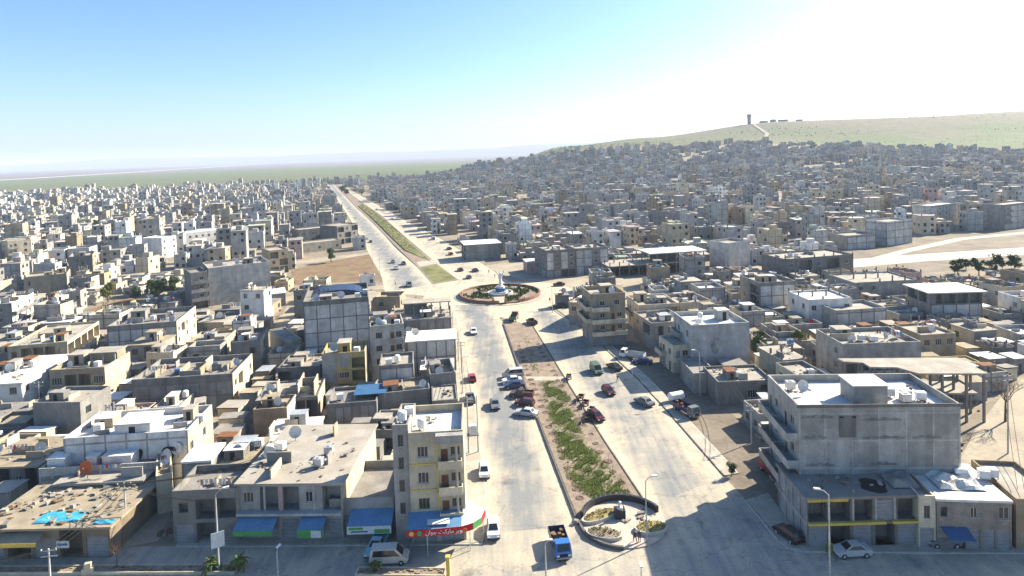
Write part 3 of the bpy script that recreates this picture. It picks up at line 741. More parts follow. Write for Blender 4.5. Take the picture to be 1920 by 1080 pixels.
def water_tank(info, x, y, kind='drum', m='tank', label=None, group=None):
    o = link(bpy.data.objects.new('water_tank', tank_mesh(kind, m))); o.location = on(info, x, y); o.rotation_euler = (0, 0, info['ang'] + rng.uniform(-.2, .2))
    k = {'drum': 'round', 'cube': 'box-shaped', 'flat': 'lying'}[kind]; c = {'tank': 'white', 'tankblue': 'blue', 'galv': 'grey metal'}[m]
    return tag(o, label or f'{c} {k} water tank on roof of {short(info)}', 'water tank', group or 'water tanks on flat roofs')
def dish_mesh(m):
    def fn():
        mb = MB(); n = 12; rings = [(0.0, 0.0), (0.35, 0.05), (0.62, 0.17), (0.78, 0.29)]
        for i in range(3):
            for k in range(n):
                a0, a1 = 2 * math.pi * k / n, 2 * math.pi * (k + 1) / n
                mb.face([(r * math.cos(a), y, r * math.sin(a) + 1.15) for (r, y), a in ((( rings[i][0], -rings[i][1]), a0), ((rings[i][0], -rings[i][1]), a1), ((rings[i + 1][0], -rings[i + 1][1]), a1), ((rings[i + 1][0], -rings[i + 1][1]), a0))], m)
        mb.tube([(0, 0.1, 0), (0, 0.1, 1.1)], 0.04, 6, 'metal'); mb.tube([(0, -0.2, 0.5), (0, -0.65, 1.15)], 0.02, 4, 'metal'); mb.box(-.05, -.72, 1.1, .05, -.6, 1.22, 'metal')
        me = mb.mesh('satellite_dish')
        me.polygons.foreach_set('use_smooth', [True] * len(me.polygons)); return me
    return shared(('dish', m), fn)
def dish(info, x, y, sc=1.0, m='dish', face=200, label=None, z=None):
    o = link(bpy.data.objects.new('satellite_dish', dish_mesh(m))); o.location = on(info, x, y, z); o.rotation_euler = (R(-12), 0, R(face - 180)); o.scale = (sc,) * 3
    return tag(o, label or f'white satellite dish on roof of {short(info)}', 'satellite dish', 'satellite dishes on flat roofs')
def clutter(info, n, seed, big=0.6):
    """rubble and odds and ends lying on a roof"""
    r = random.Random(seed); mb = MB()
    cl = [(r.uniform(.8, info['w'] - .8), r.uniform(.8, info['d'] - .8), r.uniform(.4, 1.6)) for _ in range(max(2, n // 12))]
    for k in range(n):
        c0 = r.choice(cl); x, y = (min(max(c0[0] + r.gauss(0, c0[2]), .4), info['w'] - .4), min(max(c0[1] + r.gauss(0, c0[2]), .4), info['d'] - .4)) if r.random() < .75 else (r.uniform(.5, info['w'] - .5), r.uniform(.5, info['d'] - .5)); s = r.uniform(.06, big) * r.uniform(.4, 1); hh = s * r.uniform(.25, .8); z = info['deck']
        a = r.uniform(0, 3.1); c, q = math.cos(a), math.sin(a); ex = r.uniform(.6, 2.2)
        pts = [(x + c * u * s * ex - q * v * s, y + q * u * s * ex + c * v * s) for u, v in ((-.5, -.5), (.5, -.4), (.45, .5), (-.4, .5))]
        mb.prism(pts, z - 0.005, z + hh, r.choice(['rubble', 'rubble', 'rubble', 'grey', 'cement', 'cement', 'palegrey', 'tan', 'darkgrey', 'wood']))
    o = mb.obj('rubble', None, (info['ax'], info['ay'], info['z0']), info['ang'])
    return stuff(o, f'loose rubble and scrap on roof of {short(info)}', 'rubble')
def awning(label, info, x0, x1, z, out_, drop, top='awningblue', val='awninggreen', vh=0.7, name='awning'):
    t = thing(name, label, 'awning', on(info, 0, 0, 0), info['ang'], 'shop awnings on the cross street')
    mb = MB(); n = max(3, int((x1 - x0) / 0.6)); th = 0.04
    for k in range(n):
        a, b_ = x0 + (x1 - x0) * k / n, x0 + (x1 - x0) * (k + 1) / n; sag = 0.03 * (k % 2)
        mb.face([(a, -0.02, z), (b_, -0.02, z), (b_, -out_, z - drop - sag), (a, -out_, z - drop - sag)][::-1], top); mb.face([(a, -0.02, z - th), (b_, -0.02, z - th), (b_, -out_, z - drop - sag - th), (a, -out_, z - drop - sag - th)], top)
    mb.obj('canopy', t)
    MB().box(x0, -out_ - 0.03, z - drop - vh, x1, -out_, z - drop + 0.01, val).obj('valance', t)
    for x in (x0 + .05, x1 - .08): MB().tube([(x, -0.02, z - drop - 0.5), (x, -out_ + 0.02, z - drop - 0.06)], 0.025, 5, 'metal').obj('bracket', t)
    return t
# ================================================================== BUILDINGS THAT CAN BE TOLD APART
PH = 1.0
# --- central four-storey block on the corner
A = bld('cream four-storey corner apartment block with stacked balconies above the red shop canopy', (765, 812), (868, 806), 9.0, 14.5, wall='cream', roof='whiteroof',
        front='wB/wB/gB/ss', left='.w./.w./.../...', par=1.0, name='apartment_building', cat='apartment building', bm='cream', leftm='block')
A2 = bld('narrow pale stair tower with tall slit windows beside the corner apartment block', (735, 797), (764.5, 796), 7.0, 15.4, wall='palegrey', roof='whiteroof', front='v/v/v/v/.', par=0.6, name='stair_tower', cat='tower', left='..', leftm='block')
for z in (3.55, 6.9, 10.25):
    piece('string_course', A['root'], 'yellow', 0.02, -0.07, z, A['w'] * 0.5, 0.0, z + 0.16)
for z in (3.6, 6.95, 10.3): piece('balcony_pier', A['root'], 'yellow', A['w'] * .5, -0.1, z, A['w'] * .5 + 0.22, 0.0, z + 3.0)
for z in (3.6, 6.95, 10.3): piece('balcony_post', A['root'], 'cream', A['w'] * .86, -1.05, z, A['w'] * .86 + 0.2, -0.9, z + 3.0)
piece('balcony_roof', A['root'], 'palegrey', A['w'] * .5, -1.15, 13.3, A['w'] * 1.0, -0.01, 14.35)
# --- red shop canopy with white lettering round the corner
t = thing('shop_canopy', 'red shop canopy with white Arabic lettering round the foot of the corner block', 'canopy', on(A, 0, 0, 0), A['ang'])
w_ = A['w']; pts = [(-0.3, 0), (w_ + 0.2, 0), (w_ + 2.6, 2.4), (w_ + 2.6, 0.2), (w_ + 1.5, -2.6), (-0.3, -3.0)]
top = MB(); arc = [(-0.3, -3.0), (2.5, -3.05), (5.0, -3.0), (w_ - 0.5, -2.9), (w_ + 0.9, -2.3), (w_ + 2.0, -1.2), (w_ + 2.5, 0.6)]
inner = [(-0.3, -0.05), (2.5, -0.05), (5.0, -0.05), (w_ - 0.5, -0.05), (w_ + 0.02, -0.02), (w_ + 0.05, 0.4), (w_ + 0.05, 2.0)]
for k in range(6):
    top.face([(*arc[k], 3.55), (*arc[k + 1], 3.55), (*inner[k + 1], 4.2), (*inner[k], 4.2)], 'awningwhite' if k > 2 else 'awningblue')
top.obj('canopy_top', t)
for k in range(6):
    c0, c1 = Vector((*arc[k], 0)), Vector((*arc[k + 1], 0)); nrm = Vector((c1.y - c0.y, -(c1.x - c0.x), 0)).normalized() * 0.05
    MB().prism([(c0.x, c0.y), (c0.x + nrm.x, c0.y + nrm.y), (c1.x + nrm.x, c1.y + nrm.y), (c1.x, c1.y)][::-1], 2.75, 3.6, 'red' if k != 4 else 'awninggreen').obj('fascia', t)
def letters(parent, text, loc, size, m, rz=0.0):
    cu = bpy.data.curves.new('lettering', 'FONT'); cu.body = text; cu.size = size; cu.extrude = 0.012; cu.materials.append(MATS[m])
    o_ = link(bpy.data.objects.new('tmp', cu)); me = bpy.data.meshes.new_from_object(o_.evaluated_get(bpy.context.evaluated_depsgraph_get())); bpy.data.objects.remove(o_)
    me.materials.clear(); me.materials.append(MATS[m]); o = link(bpy.data.objects.new('lettering', me)); o.parent = parent; o.location = loc; o.rotation_euler = (math.pi / 2, 0, rz); return o
AR = ''.join(reversed('\ufeb3\ufeee\ufe91\ufeae \ufee3\ufe8e\ufead\ufedb\ufe96 \ufe9f\ufeee\ufe8d\ufee5'))
mat('letterwhite', (0.8, 0.8, 0.78), var=0, fine=0)
letters(t, AR, (2.0, -3.125, 2.98), 0.72, 'letterwhite')
for k, x in enumerate((0.3, 1.3, 6.9)):
    MB().tube([(x, -3.10, 3.17), (x, -3.14, 3.17)], 0.3, 12, ('yellow', 'awninggreen', 'orange')[k]).obj('emblem', t)
for x, y in ((2.2, -2.8), (w_ + 0.5, -2.2), (w_ + 2.2, -0.2)): MB().tube([(x, y, 0), (x, y, 2.9)], 0.05, 6, 'galv').obj('post', t)
piece('roof_sheet', t, 'awningwhite', 2.2, -2.6, 3.86, 5.0, -1.3, 3.9)

B1 = bld('single-storey shop with flat parapet roof between the corner block and the violet house', (617, 936), (738, 932), 10.5, 4.9, wall='palegrey', roof='greyroof', front='sso', par=1.1)
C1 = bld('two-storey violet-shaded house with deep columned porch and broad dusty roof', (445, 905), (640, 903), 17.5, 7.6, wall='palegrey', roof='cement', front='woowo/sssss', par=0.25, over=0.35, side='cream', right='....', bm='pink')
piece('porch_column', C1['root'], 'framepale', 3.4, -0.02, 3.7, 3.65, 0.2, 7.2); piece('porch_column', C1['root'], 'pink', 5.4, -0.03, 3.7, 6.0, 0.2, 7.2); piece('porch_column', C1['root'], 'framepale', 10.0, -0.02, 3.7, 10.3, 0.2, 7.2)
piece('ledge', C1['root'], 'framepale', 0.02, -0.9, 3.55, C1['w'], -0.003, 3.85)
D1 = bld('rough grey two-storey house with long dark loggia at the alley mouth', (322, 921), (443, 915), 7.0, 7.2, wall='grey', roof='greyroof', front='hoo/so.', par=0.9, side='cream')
D2 = bld('blue-grey box house with white slab roof behind the alley-corner house', (340, 866), (396, 862), 5.5, 7.6, wall='block', roof='whiteroof', front='../..', par=0.2, over=0.1, frames='F')
D3 = bld('low house with dusty beige roof and dish beside the alley wall', (398, 872), (470, 868), 8.5, 6.0, wall='grey', roof='earthroof', front='.../...', par=0.2, over=0.2)
E1 = bld('low row of shops with earth roof and turquoise tarpaulin', (-40, 990), (205, 984), 12.0, 4.2, wall='tan', roof='earthroof', front='sosos', par=0.2, over=0.5, sh='shutterblue')
F1 = bld('long low grey-brown house with blank front behind the tarpaulin shops', (100, 908), (268, 900), 5.0, 4.8, wall='tan', roof='cement', front='......', par=0.2, over=0.15)
G1 = bld('low open-fronted house with flat earth roof and dish behind the tarpaulin shops', (-30, 874), (70, 870), 9.5, 4.6, wall='darkgrey', roof='earthroof', front='oowo', par=0.2, over=0.6)
H2 = bld('low whitewashed annex with small white roof boxes in front of the white house', (72, 879), (300, 866), 5.0, 5.8, wall='palegrey', roof='greyroof', front='.........', par=0.9, frames='F', fm='framepale')
I1 = bld('large white plastered house with scorched wall and rooftop room', (118, 822), (352, 806), 10.0, 9.0, wall='white', roof='whiteroof', front='....../......', par=1.0, frames='F', fm='palegrey', pm='white', side='cream', right='w.w./w..w', stair=(7.2, 0.4, 5.2, 4.5, 2.4))
for x in (10.4, 15.2):
    mb = MB(); mb.face([(x + 0.9 * math.cos(a) * (1 + .25 * math.sin(3 * a)), -0.075, 5.6 + 1.3 * math.sin(a) * (1 + .2 * math.cos(2 * a))) for a in np.linspace(0, 6.28, 18, endpoint=False)], 'soot'); mb.obj('scorch_mark', I1['root'])
for i_, (x, y, ww, dd) in enumerate(((0.6, 1.0, 2.4, 2.2), (6.3, 0.9, 1.4, 1.6), (8.6, 0.8, 4.2, 2.6))):
    MB().box(x, y, H2['deck'] - .01, x + ww, y + dd, H2['deck'] + 1.7, 'white').box(x - .1, y - .1, H2['deck'] + 1.7, x + ww + .1, y + dd + .1, H2['deck'] + 1.85, 'whiteroof').obj('roof_room', H2['root'])
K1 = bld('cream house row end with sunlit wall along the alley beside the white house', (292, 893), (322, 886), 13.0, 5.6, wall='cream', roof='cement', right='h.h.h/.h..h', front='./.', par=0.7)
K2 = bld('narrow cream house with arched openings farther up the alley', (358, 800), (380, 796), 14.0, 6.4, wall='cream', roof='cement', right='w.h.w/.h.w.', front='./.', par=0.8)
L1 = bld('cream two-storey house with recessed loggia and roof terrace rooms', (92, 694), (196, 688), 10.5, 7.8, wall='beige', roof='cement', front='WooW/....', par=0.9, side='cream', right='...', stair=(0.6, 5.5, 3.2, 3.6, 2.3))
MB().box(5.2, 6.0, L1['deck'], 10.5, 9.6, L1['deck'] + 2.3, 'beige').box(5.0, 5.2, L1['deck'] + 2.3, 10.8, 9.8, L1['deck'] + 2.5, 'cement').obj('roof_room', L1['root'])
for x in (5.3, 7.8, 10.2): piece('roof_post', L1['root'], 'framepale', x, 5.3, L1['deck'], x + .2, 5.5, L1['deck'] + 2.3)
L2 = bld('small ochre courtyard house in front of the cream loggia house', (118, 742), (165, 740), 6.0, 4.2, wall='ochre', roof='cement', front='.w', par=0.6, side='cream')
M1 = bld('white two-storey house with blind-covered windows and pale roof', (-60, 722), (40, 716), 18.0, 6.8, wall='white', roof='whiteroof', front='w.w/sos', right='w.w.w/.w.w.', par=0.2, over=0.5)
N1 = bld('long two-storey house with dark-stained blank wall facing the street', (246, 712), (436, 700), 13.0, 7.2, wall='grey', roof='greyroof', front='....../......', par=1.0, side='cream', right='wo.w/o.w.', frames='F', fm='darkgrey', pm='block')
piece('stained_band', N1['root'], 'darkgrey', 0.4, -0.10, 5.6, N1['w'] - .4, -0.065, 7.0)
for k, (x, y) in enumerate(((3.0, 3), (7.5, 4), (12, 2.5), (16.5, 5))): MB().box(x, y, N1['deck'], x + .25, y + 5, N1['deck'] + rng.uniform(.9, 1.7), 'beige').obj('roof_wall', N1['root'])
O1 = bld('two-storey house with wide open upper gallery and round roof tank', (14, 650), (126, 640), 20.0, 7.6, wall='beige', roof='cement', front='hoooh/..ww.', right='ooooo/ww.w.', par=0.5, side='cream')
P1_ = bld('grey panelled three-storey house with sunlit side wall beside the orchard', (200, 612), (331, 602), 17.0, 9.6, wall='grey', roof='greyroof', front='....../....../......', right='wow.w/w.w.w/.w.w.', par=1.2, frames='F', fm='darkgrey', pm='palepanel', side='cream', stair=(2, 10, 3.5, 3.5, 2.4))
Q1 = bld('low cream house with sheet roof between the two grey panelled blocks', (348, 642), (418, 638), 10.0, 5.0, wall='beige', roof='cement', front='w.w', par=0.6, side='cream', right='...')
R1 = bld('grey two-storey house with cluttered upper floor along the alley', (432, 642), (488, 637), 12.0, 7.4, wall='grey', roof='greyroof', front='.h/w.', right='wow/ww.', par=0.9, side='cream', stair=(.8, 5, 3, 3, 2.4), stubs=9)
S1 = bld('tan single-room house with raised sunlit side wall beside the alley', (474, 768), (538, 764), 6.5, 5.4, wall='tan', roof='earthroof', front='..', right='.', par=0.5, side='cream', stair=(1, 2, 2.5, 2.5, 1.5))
T1 = bld('low house with broad pale roof and half-built room behind the tan house', (478, 752), (596, 742), 10.0, 4.8, wall='grey', roof='cement', front='.o.oo', par=0.3, side='cream')
MB().box(7.5, 1, T1['deck'], 7.7, 8, T1['deck'] + 2.4, 'cream').box(10.5, 1, T1['deck'], 10.7, 6, T1['deck'] + 2.6, 'cream').box(7.7, 5.8, T1['deck'], 10.5, 6.0, T1['deck'] + 2.0, 'block').obj('unfinished_room', T1['root'])
U1 = bld('three-storey house with yellow recessed balcony and half grey front', (603, 664), (684, 658), 8.0, 9.0, wall='ochre', roof='cement', front='.vo/wWo/.o.', right='...', par=0.9, side='cream', stair=(3.2, 1.2, 2.5, 3.5, 2.6))
piece('render_panel', U1['root'], 'palegrey', 0.02, -0.05, 2.9, 2.9, -0.002, 8.95); piece('render_panel', U1['root'], 'palegrey', 3.1, -0.05, 5.9, 5.6, -0.002, 8.9)
U2 = bld('long low house with pale roof left of the yellow balcony house', (520, 690), (600, 686), 9.0, 5.0, wall='grey', roof='cement', front='o.w', par=0.5)
V1 = bld('walled yard house with blue sheet roof in front of the yellow balcony house', (612, 758), (706, 751), 8.5, 4.8, wall='grey', roof='greyroof', front='......', par=0.6, frames='F')
MB().box(4.6, 2.2, V1['deck'] + 1.0, 10.6, 7.6, V1['deck'] + 1.1, 'bluesheet').box(4.7, 2.3, V1['deck'], 4.85, 2.45, V1['deck'] + 1.0, 'metal').box(10.3, 2.3, V1['deck'], 10.45, 2.45, V1['deck'] + 1.0, 'metal').box(4.7, 7.4, V1['deck'], 4.85, 7.55, V1['deck'] + 1.0, 'metal').box(10.3, 7.4, V1['deck'], 10.45, 7.55, V1['deck'] + 1.0, 'metal').obj('sheet_roof', V1['root'])
W1 = bld('grey two-storey block with two tall blank panels near the boulevard', (711, 686), (775, 681), 8.0, 7.8, wall='grey', roof='cement', front='../..', right='...', par=0.6, frames='F', pm='palepanel')
W2 = bld('low house with rubble roof and dish below the two-panel block', (707, 738), (806, 728), 7.0, 5.0, wall='grey', roof='earthroof', front='.....', par=0.5)
W3 = bld('low grey boulevard house with deep parapet next to the two-panel block', (806, 702), (854, 697), 9.0, 6.4, wall='block', roof='greyroof', front='../..', par=1.2, stair=(.5, 4, 2, 2.5, 1.8))
W4 = bld('low grey boulevard house with dark doorways behind the corner block', (810, 752), (858, 748), 8.0, 4.4, wall='grey', roof='cement', front='oo', par=0.3)
X1 = bld('two-storey boulevard house with bright white roof over grey panels', (762, 640), (854, 634), 8.0, 7.6, wall='grey', roof='whiteroof', front='p.p.p/p.p.p', right='.s.s', par=0.2, over=0.3, frames='F', pm='palepanel')
X2 = bld('boulevard house with open unfinished upper storey facing the roundabout', (756, 600), (846, 594), 9.0, 8.4, wall='grey', roof='cement', front='....../......', right='..s', par=0.2, over=0.2, frames='F')
for k in range(6):
    for j in range(2):
        x = 0.2 + (X2['w'] - .6) * k / 5; y = 0.4 + j * 7.5; piece('column', X2['root'], 'frame', x, y, X2['deck'], x + .3, y + .3, X2['deck'] + 2.8)
MB().box(-.2, 4.5, X2['deck'] + 2.8, X2['w'] + .2, 9.2, X2['deck'] + 3.05, 'cement').box(0, 7.4, X2['deck'], X2['w'] * .5, 7.6, X2['deck'] + 2.7, 'block').obj('upper_slab', X2['root'])
Y1 = bld('four-storey apartment house with ribbon balconies next to the big panelled block', (694, 612), (757, 606), 9.0, 12.6, wall='palegrey', roof='greyroof', front='wB/wB/wo/.o', par=0.9, name='apartment_building', cat='apartment building', win='m', stair=(1, 4, 3, 3, 2.4))
Z1 = bld('tall grey panelled block with dark arched sheet over its roof', (568, 566), (691, 556), 19.0, 14.8, wall='grey', roof='greyroof', front='..p../..p../..p../..p..', right='w.w.w/w.w.w/w.w.w/s.s.s', par=1.0, frames='F', fm='darkgrey', pm='palepanel', name='apartment_building', cat='apartment building', bd=1.2)
mb = MB()
for k in range(8):
    a0, a1 = math.pi * k / 8, math.pi * (k + 1) / 8; cx, rx, hh = Z1['w'] * .5, Z1['w'] * .40, 1.5
    q = [(cx - rx * math.cos(a0), hh * math.sin(a0)), (cx - rx * math.cos(a1), hh * math.sin(a1))]
    mb.face([(q[0][0], 9, Z1['deck'] + q[0][1]), (q[1][0], 9, Z1['deck'] + q[1][1]), (q[1][0], 17, Z1['deck'] + q[1][1]), (q[0][0], 17, Z1['deck'] + q[0][1])][::-1], 'navysheet')
    mb.face([(q[0][0], 9, Z1['deck']), (q[1][0], 9, Z1['deck']), (q[1][0], 9, Z1['deck'] + q[1][1]), (q[0][0], 9, Z1['deck'] + q[0][1])], 'navysheet')
mb.obj('roof_cover', Z1['root'])
AA = bld('large four-storey block with balconies and smooth blue-grey end wall', (390, 503), (506, 490), 16.0, 13.2, wall='palegrey', roof='cement', front='..../..../..../....', left='bb/bb/bb/ww', right='www/www/www/sss', par=0.8, name='apartment_building', cat='apartment building', bm='block', side='beige', leftm='grey')
AA2 = bld('front wing of the smooth-walled block with four tiers of balconies', (357, 512), (389, 508), 12.0, 12.6, wall='grey', roof='greyroof', front='b/b/b/o', par=0.8, name='apartment_building', cat='apartment building', bm='block')
AB = bld('square house with blank grey end and beige windowed front by the open street', (128, 482), (173, 478), 16.0, 10.5, wall='grey', roof='cement', front='../../..', right='w.ww/w.ww/....', par=0.8, side='beige')
AC = bld('yellowish three-storey apartment house with dark balconies at the street bend', (14, 452), (58, 448), 12.0, 11.0, wall='cream', roof='cement', front='bw/bw/bw', right='ww/ww/ww', par=0.8, name='apartment_building', cat='apartment building')
AD = bld('long pale school-like building with rows of windows', (338, 438), (474, 424), 12.0, 8.5, wall='white', roof='whiteroof', front='wwwwwwwvvvvv/wwwwwwwvvvvv', par=0.6, name='school_building', cat='building')
AD2 = bld('pale stair block with small windows at the end of the school-like building', (303, 446), (330, 441), 12.0, 11.0, wall='white', roof='whiteroof', front='w.w/w.w/w.w', par=0.5)
AE = bld('three-storey concrete corner house with open bays by the far boulevard', (632, 424), (671, 418), 14.0, 11.0, wall='grey', roof='cement', front='oho/hoh/ooo', right='wow/wow/sss', par=0.6)
AE2 = bld('long grey house with ribbon windows behind the vacant lot', (560, 431), (630, 424), 12.0, 9.0, wall='grey', roof='cement', front='wwww/hhhh', par=0.6)
AF = bld('three-storey house with open dark bays at the edge of the vacant lot', (505, 470), (540, 466), 12.0, 10.5, wall='beige', roof='cement', front='oh/ho/oo', right='w.w/w.w/s.s', par=0.5)
AF2 = bld('long low pale house with flat roof behind the vacant lot trees', (556, 458), (640, 449), 9.0, 5.2, wall='cream', roof='cement', front='w.w.w', par=0.5)
AG = bld('low white-roofed sheds behind the big panelled block', (462, 556), (535, 548), 9.0, 4.5, wall='block', roof='whiteroof', front='.w.', par=0.2, over=.4)
AH = bld('small cream house with bright roof between the orchard and the panelled block', (534, 640), (565, 634), 14.0, 4.6, wall='cream', roof='cement', front='.', right='w.w', par=0.3, over=.2)
AI = bld('white terraced house with stacked balconies near the orchard edge', (-25, 572), (22, 568), 16.0, 9.5, wall='grey', roof='whiteroof', front='w/w/w', right='bb/bb/ww', par=0.6, side='white')
AJ = bld('cream three-storey house with tall slit windows beyond the orchard', (44, 520), (125, 512), 12.0, 8.0, wall='beige', roof='cement', front='v.../w...', right='w.w/ww.', par=0.8, side='cream')

# --- right of the boulevard
PD = bld('burnt-out two-storey shop podium with torn roof and yellow slab edges', (1512, 932), (1722, 926), 8.5, 6.4, wall='darkgrey', roof='greyroof', front='oooso/sosos', left='ssss/ssss', par=0.2, over=0.25, name='shop_building', cat='building', leftm='palegrey')
piece('slab_edge', PD['root'], 'yellow', 0.1, -0.45, 2.95, PD['w'] - 4.2, -0.003, 3.25); piece('slab_edge', PD['root'], 'yellow', PD['w'] - 3.4, -0.45, 2.95, PD['w'], -0.003, 3.25); piece('roof_edge', PD['root'], 'yellow', 0.0, -0.30, 5.85, 5.0, -0.252, 6.2)
for x in (2.6, 5.6, 8.4, 10.7): piece('column', PD['root'], 'framepale', x, -0.04, 3.3, x + .25, 0.2, 6.1)
mb = MB(); mb.face([(9.4 + 1.6 * math.cos(a) * (1 + .2 * math.sin(4 * a)), 2.2 + 1.9 * math.sin(a), PD['deck'] + .015) for a in np.linspace(0, 6.28, 16, endpoint=False)], 'soot'); mb.obj('burnt_hole', PD['root'])
a_, b__ = G(1496, 760, 15.6), G(1801, 760, 15.6)
TL = bld('large four-storey grey block with weathered blank wall and side balconies', (1496, 760), (1801, 757), 11.5, 15.6, wall='palegrey', roof='whiteroof', front='....../....../....../......', left='bb/bb/bb/ss', right='www/www/www/...', par=1.0, frames='F', fm='framepale', pm='palegrey', name='apartment_building', cat='apartment building', bm='palegrey', leftm='palegrey', bd=1.5)
piece('dark_panel', TL['root'], 'darkgrey', 5.2, -0.09, 11.3, 7.4, -0.066, 14.2)
for x in (5.3, 6.9): piece('vent_opening', TL['root'], 'hole', x, -0.10, 13.9, x + .5, -0.092, 14.1)
for x0_, x1_, z_ in ((0.6, 3.6, 11.3), (8.0, 13.5, 11.2), (14.5, 18.2, 11.2), (0.9, 4.6, 7.6), (9.0, 12.5, 7.7), (8.2, 13.2, 13.6), (0.5, 4.5, 14.0)):
    mb = MB(); nn = 14; up = [(x0_ + (x1_ - x0_) * k / nn, z_ + 0.1 + 0.30 * abs(math.sin(k * 2.3 + x0_)) * math.sin(math.pi * (k + .3) / (nn + .6))) for k in range(nn + 1)]
    mb.face([(x0_, -0.068, z_ - .1)] + [(x1_, -0.068, z_ - .1)] + [(x, -0.068, z) for x, z in reversed(up)], 'stain'); mb.obj('damp_stain', TL['root'])
piece('parapet_cap', TL['root'], 'darkgrey', -0.2, -0.2, 15.3, TL['w'] + .2, -0.068, 15.72)
MB().box(8.2, 2.2, TL['deck'], 12.6, 6.2, TL['deck'] + 2.6, 'palegrey').box(8.0, 2.0, TL['deck'] + 2.6, 12.8, 6.4, TL['deck'] + 2.75, 'whiteroof').obj('stair_house', TL['root'])
RB = bld('stained stone two-storey house with pale canvas heaped on its roof', (1756, 935), (1897, 939), 9.0, 6.2, wall='stone', roof='whiteroof', front='h.w.W/sosss', par=0.25, over=0.1)
RB2 = bld('narrow cream bay with one slit window between the podium and the stone house', (1722, 929), (1754, 930), 8.0, 6.5, wall='cream', roof='cement', front='v/s', par=0.5)
RB3 = bld('brown flat-roofed house at the street edge past the stone house', (1905, 935), (2000, 940), 10.0, 6.3, wall='tan', roof='cement', front='.w/..', par=0.5)
# slab on columns
q0, q1 = G(1722, 700, 8.8), G(1852, 700, 8.8); SLA = math.atan2(q1.y - q0.y, q1.x - q0.x)
SC = thing('concrete_frame', 'unfinished pale concrete slab on tall bare columns behind the large grey block', 'building frame', (q0.x, q0.y, 0), SLA)
sw_ = (q1 - q0).length
MB().prism([(0, 0), (sw_, 0), (sw_, 8.6), (-10.4, 8.2), (-10.0, 6.4), (-6.8, 5.8), (-6.6, 3.4), (-2.0, 3.2)], 8.5, 8.8, 'cement').obj('roof_slab', SC)
MB().prism([(0.2, 2.4), (sw_ - .2, 2.4), (sw_ - .2, 8.4), (-6.2, 7.8), (-6.2, 3.8)], 4.1, 4.4, 'cement').obj('floor_slab', SC)
for x, y in ((0.2, 0.2), (4.0, 0.2), (8.0, 0.2), (sw_ - .6, 0.2), (0.2, 4), (4.0, 4), (8.0, 4), (sw_ - .6, 4), (0.2, 8), (4, 8), (8, 8), (sw_ - .6, 8), (-4, 4), (-6.4, 4), (-4, 7.6), (-6.4, 7.4), (-10.0, 7.4), (-9.7, 6.7)):
    piece('column', SC, 'frame', x, y, 0, x + .35, y + .35, 8.499)
mark(rect_pts(q0.x, q0.y, SLA, sw_, 9, 1)); mark(rect_pts(q0.x - 12, q0.y + 3, SLA, 12, 7, 0))
RD = bld('four-storey corner apartment house with rounded balconies near the roundabout', (1108, 552), (1172, 548), 10.0, 13.4, wall='beige', roof='cement', front='bw/bb/bb/ss', left='bb/bb/ww/ss', right='www/www/www/ss.', par=1.0, name='apartment_building', cat='apartment building', bm='cream', stair=(3.5, 3, 3, 3, 2.4), bd=1.4)
RD2 = bld('low pink-beige shop wing running from the corner apartment house to the roundabout', (1066, 566), (1106, 570), 22.0, 6.6, wall='beige', roof='whiteroof', front='w./ss', left='w.w.w/sssss', par=0.5)
RE = bld('plain grey four-storey block with mottled blank wall beside the parking lane', (1297, 610), (1405, 604), 12.0, 11.0, wall='palepanel', roof='whiteroof', front='..../..../....', left='bw/bw/sw', par=1.0, name='apartment_building', cat='apartment building', bm='palegrey', bd=1.0, stair=(8.5, 6, 2.5, 2.5, 2.4))
mb = MB(); mb.face([(5.2 + 1.2 * math.cos(a) * (1 + .2 * math.sin(3 * a)), -0.004, 6.3 + 2.0 * math.sin(a)) for a in np.linspace(0, 6.28, 16, endpoint=False)], 'faintstain'); mb.obj('stain_patch', RE['root'])
RE2 = bld('low grey annex with blue-shaded yard in front of the plain grey block', (1300, 700), (1345, 698), 9.0, 4.2, wall='block', roof='greyroof', front='..', left='s.s', par=0.4)
RF = bld('two-storey cream house with broad balconies and dark rooms behind the corner apartment house', (1198, 572), (1272, 568), 12.0, 8.0, wall='cream', roof='cement', front='bwo/wow', left='bw/ww', par=0.6, bm='beige', stair=(1, 6, 3, 3, 2.3))
RF2 = bld('two-storey cream house with open terrace next to the plain grey block', (1274, 568), (1335, 563), 11.0, 7.6, wall='cream', roof='cement', front='ww/oo', par=0.9, bm='beige', stubs=6)
RG = bld('long low grey house with dark bays along the parking lane', (1222, 606), (1292, 600), 12.0, 6.8, wall='block', roof='cement', front='oh./ss.', left='wo/ss', par=0.6)
RG2 = bld('cream corner house with round-edged balcony along the parking lane', (1262, 648), (1297, 645), 8.0, 6.2, wall='cream', roof='cement', front='b/w', left='bw/sd', par=0.6, bm='cream')
RH = bld('low grey house with wide dark window and rubbish on its roof', (1346, 716), (1450, 712), 9.0, 4.6, wall='grey', roof='cement', front='..Wo', par=0.5, bm='grey')
RI = bld('three-storey grey house with long blue balcony and outside stair', (1580, 645), (1727, 640), 11.0, 9.6, wall='palegrey', roof='cement', front='...../ooooo/w.w..', left='.w/.w/w.', par=0.8, name='apartment_building', cat='apartment building', stair=(2, 6, 3, 3, 2))
piece('balcony_wall', RI['root'], 'palegrey', 2.6, -0.5, 3.2, RI['w'] - 3.5, -0.38, 4.2); piece('balcony_floor', RI['root'], 'palegrey', 2.6, -0.5, 2.95, RI['w'] - 3.5, -0.003, 3.19)
MB().prism([(0, 0), (4.6, 0), (4.6, 1.0), (0, 1.0)], 0, 0.25, 'palegrey').obj('outside_stair', RI['root'], (RI['w'] - 4.8, -1.05, 3.0)).rotation_euler = (0, R(-33), 0)
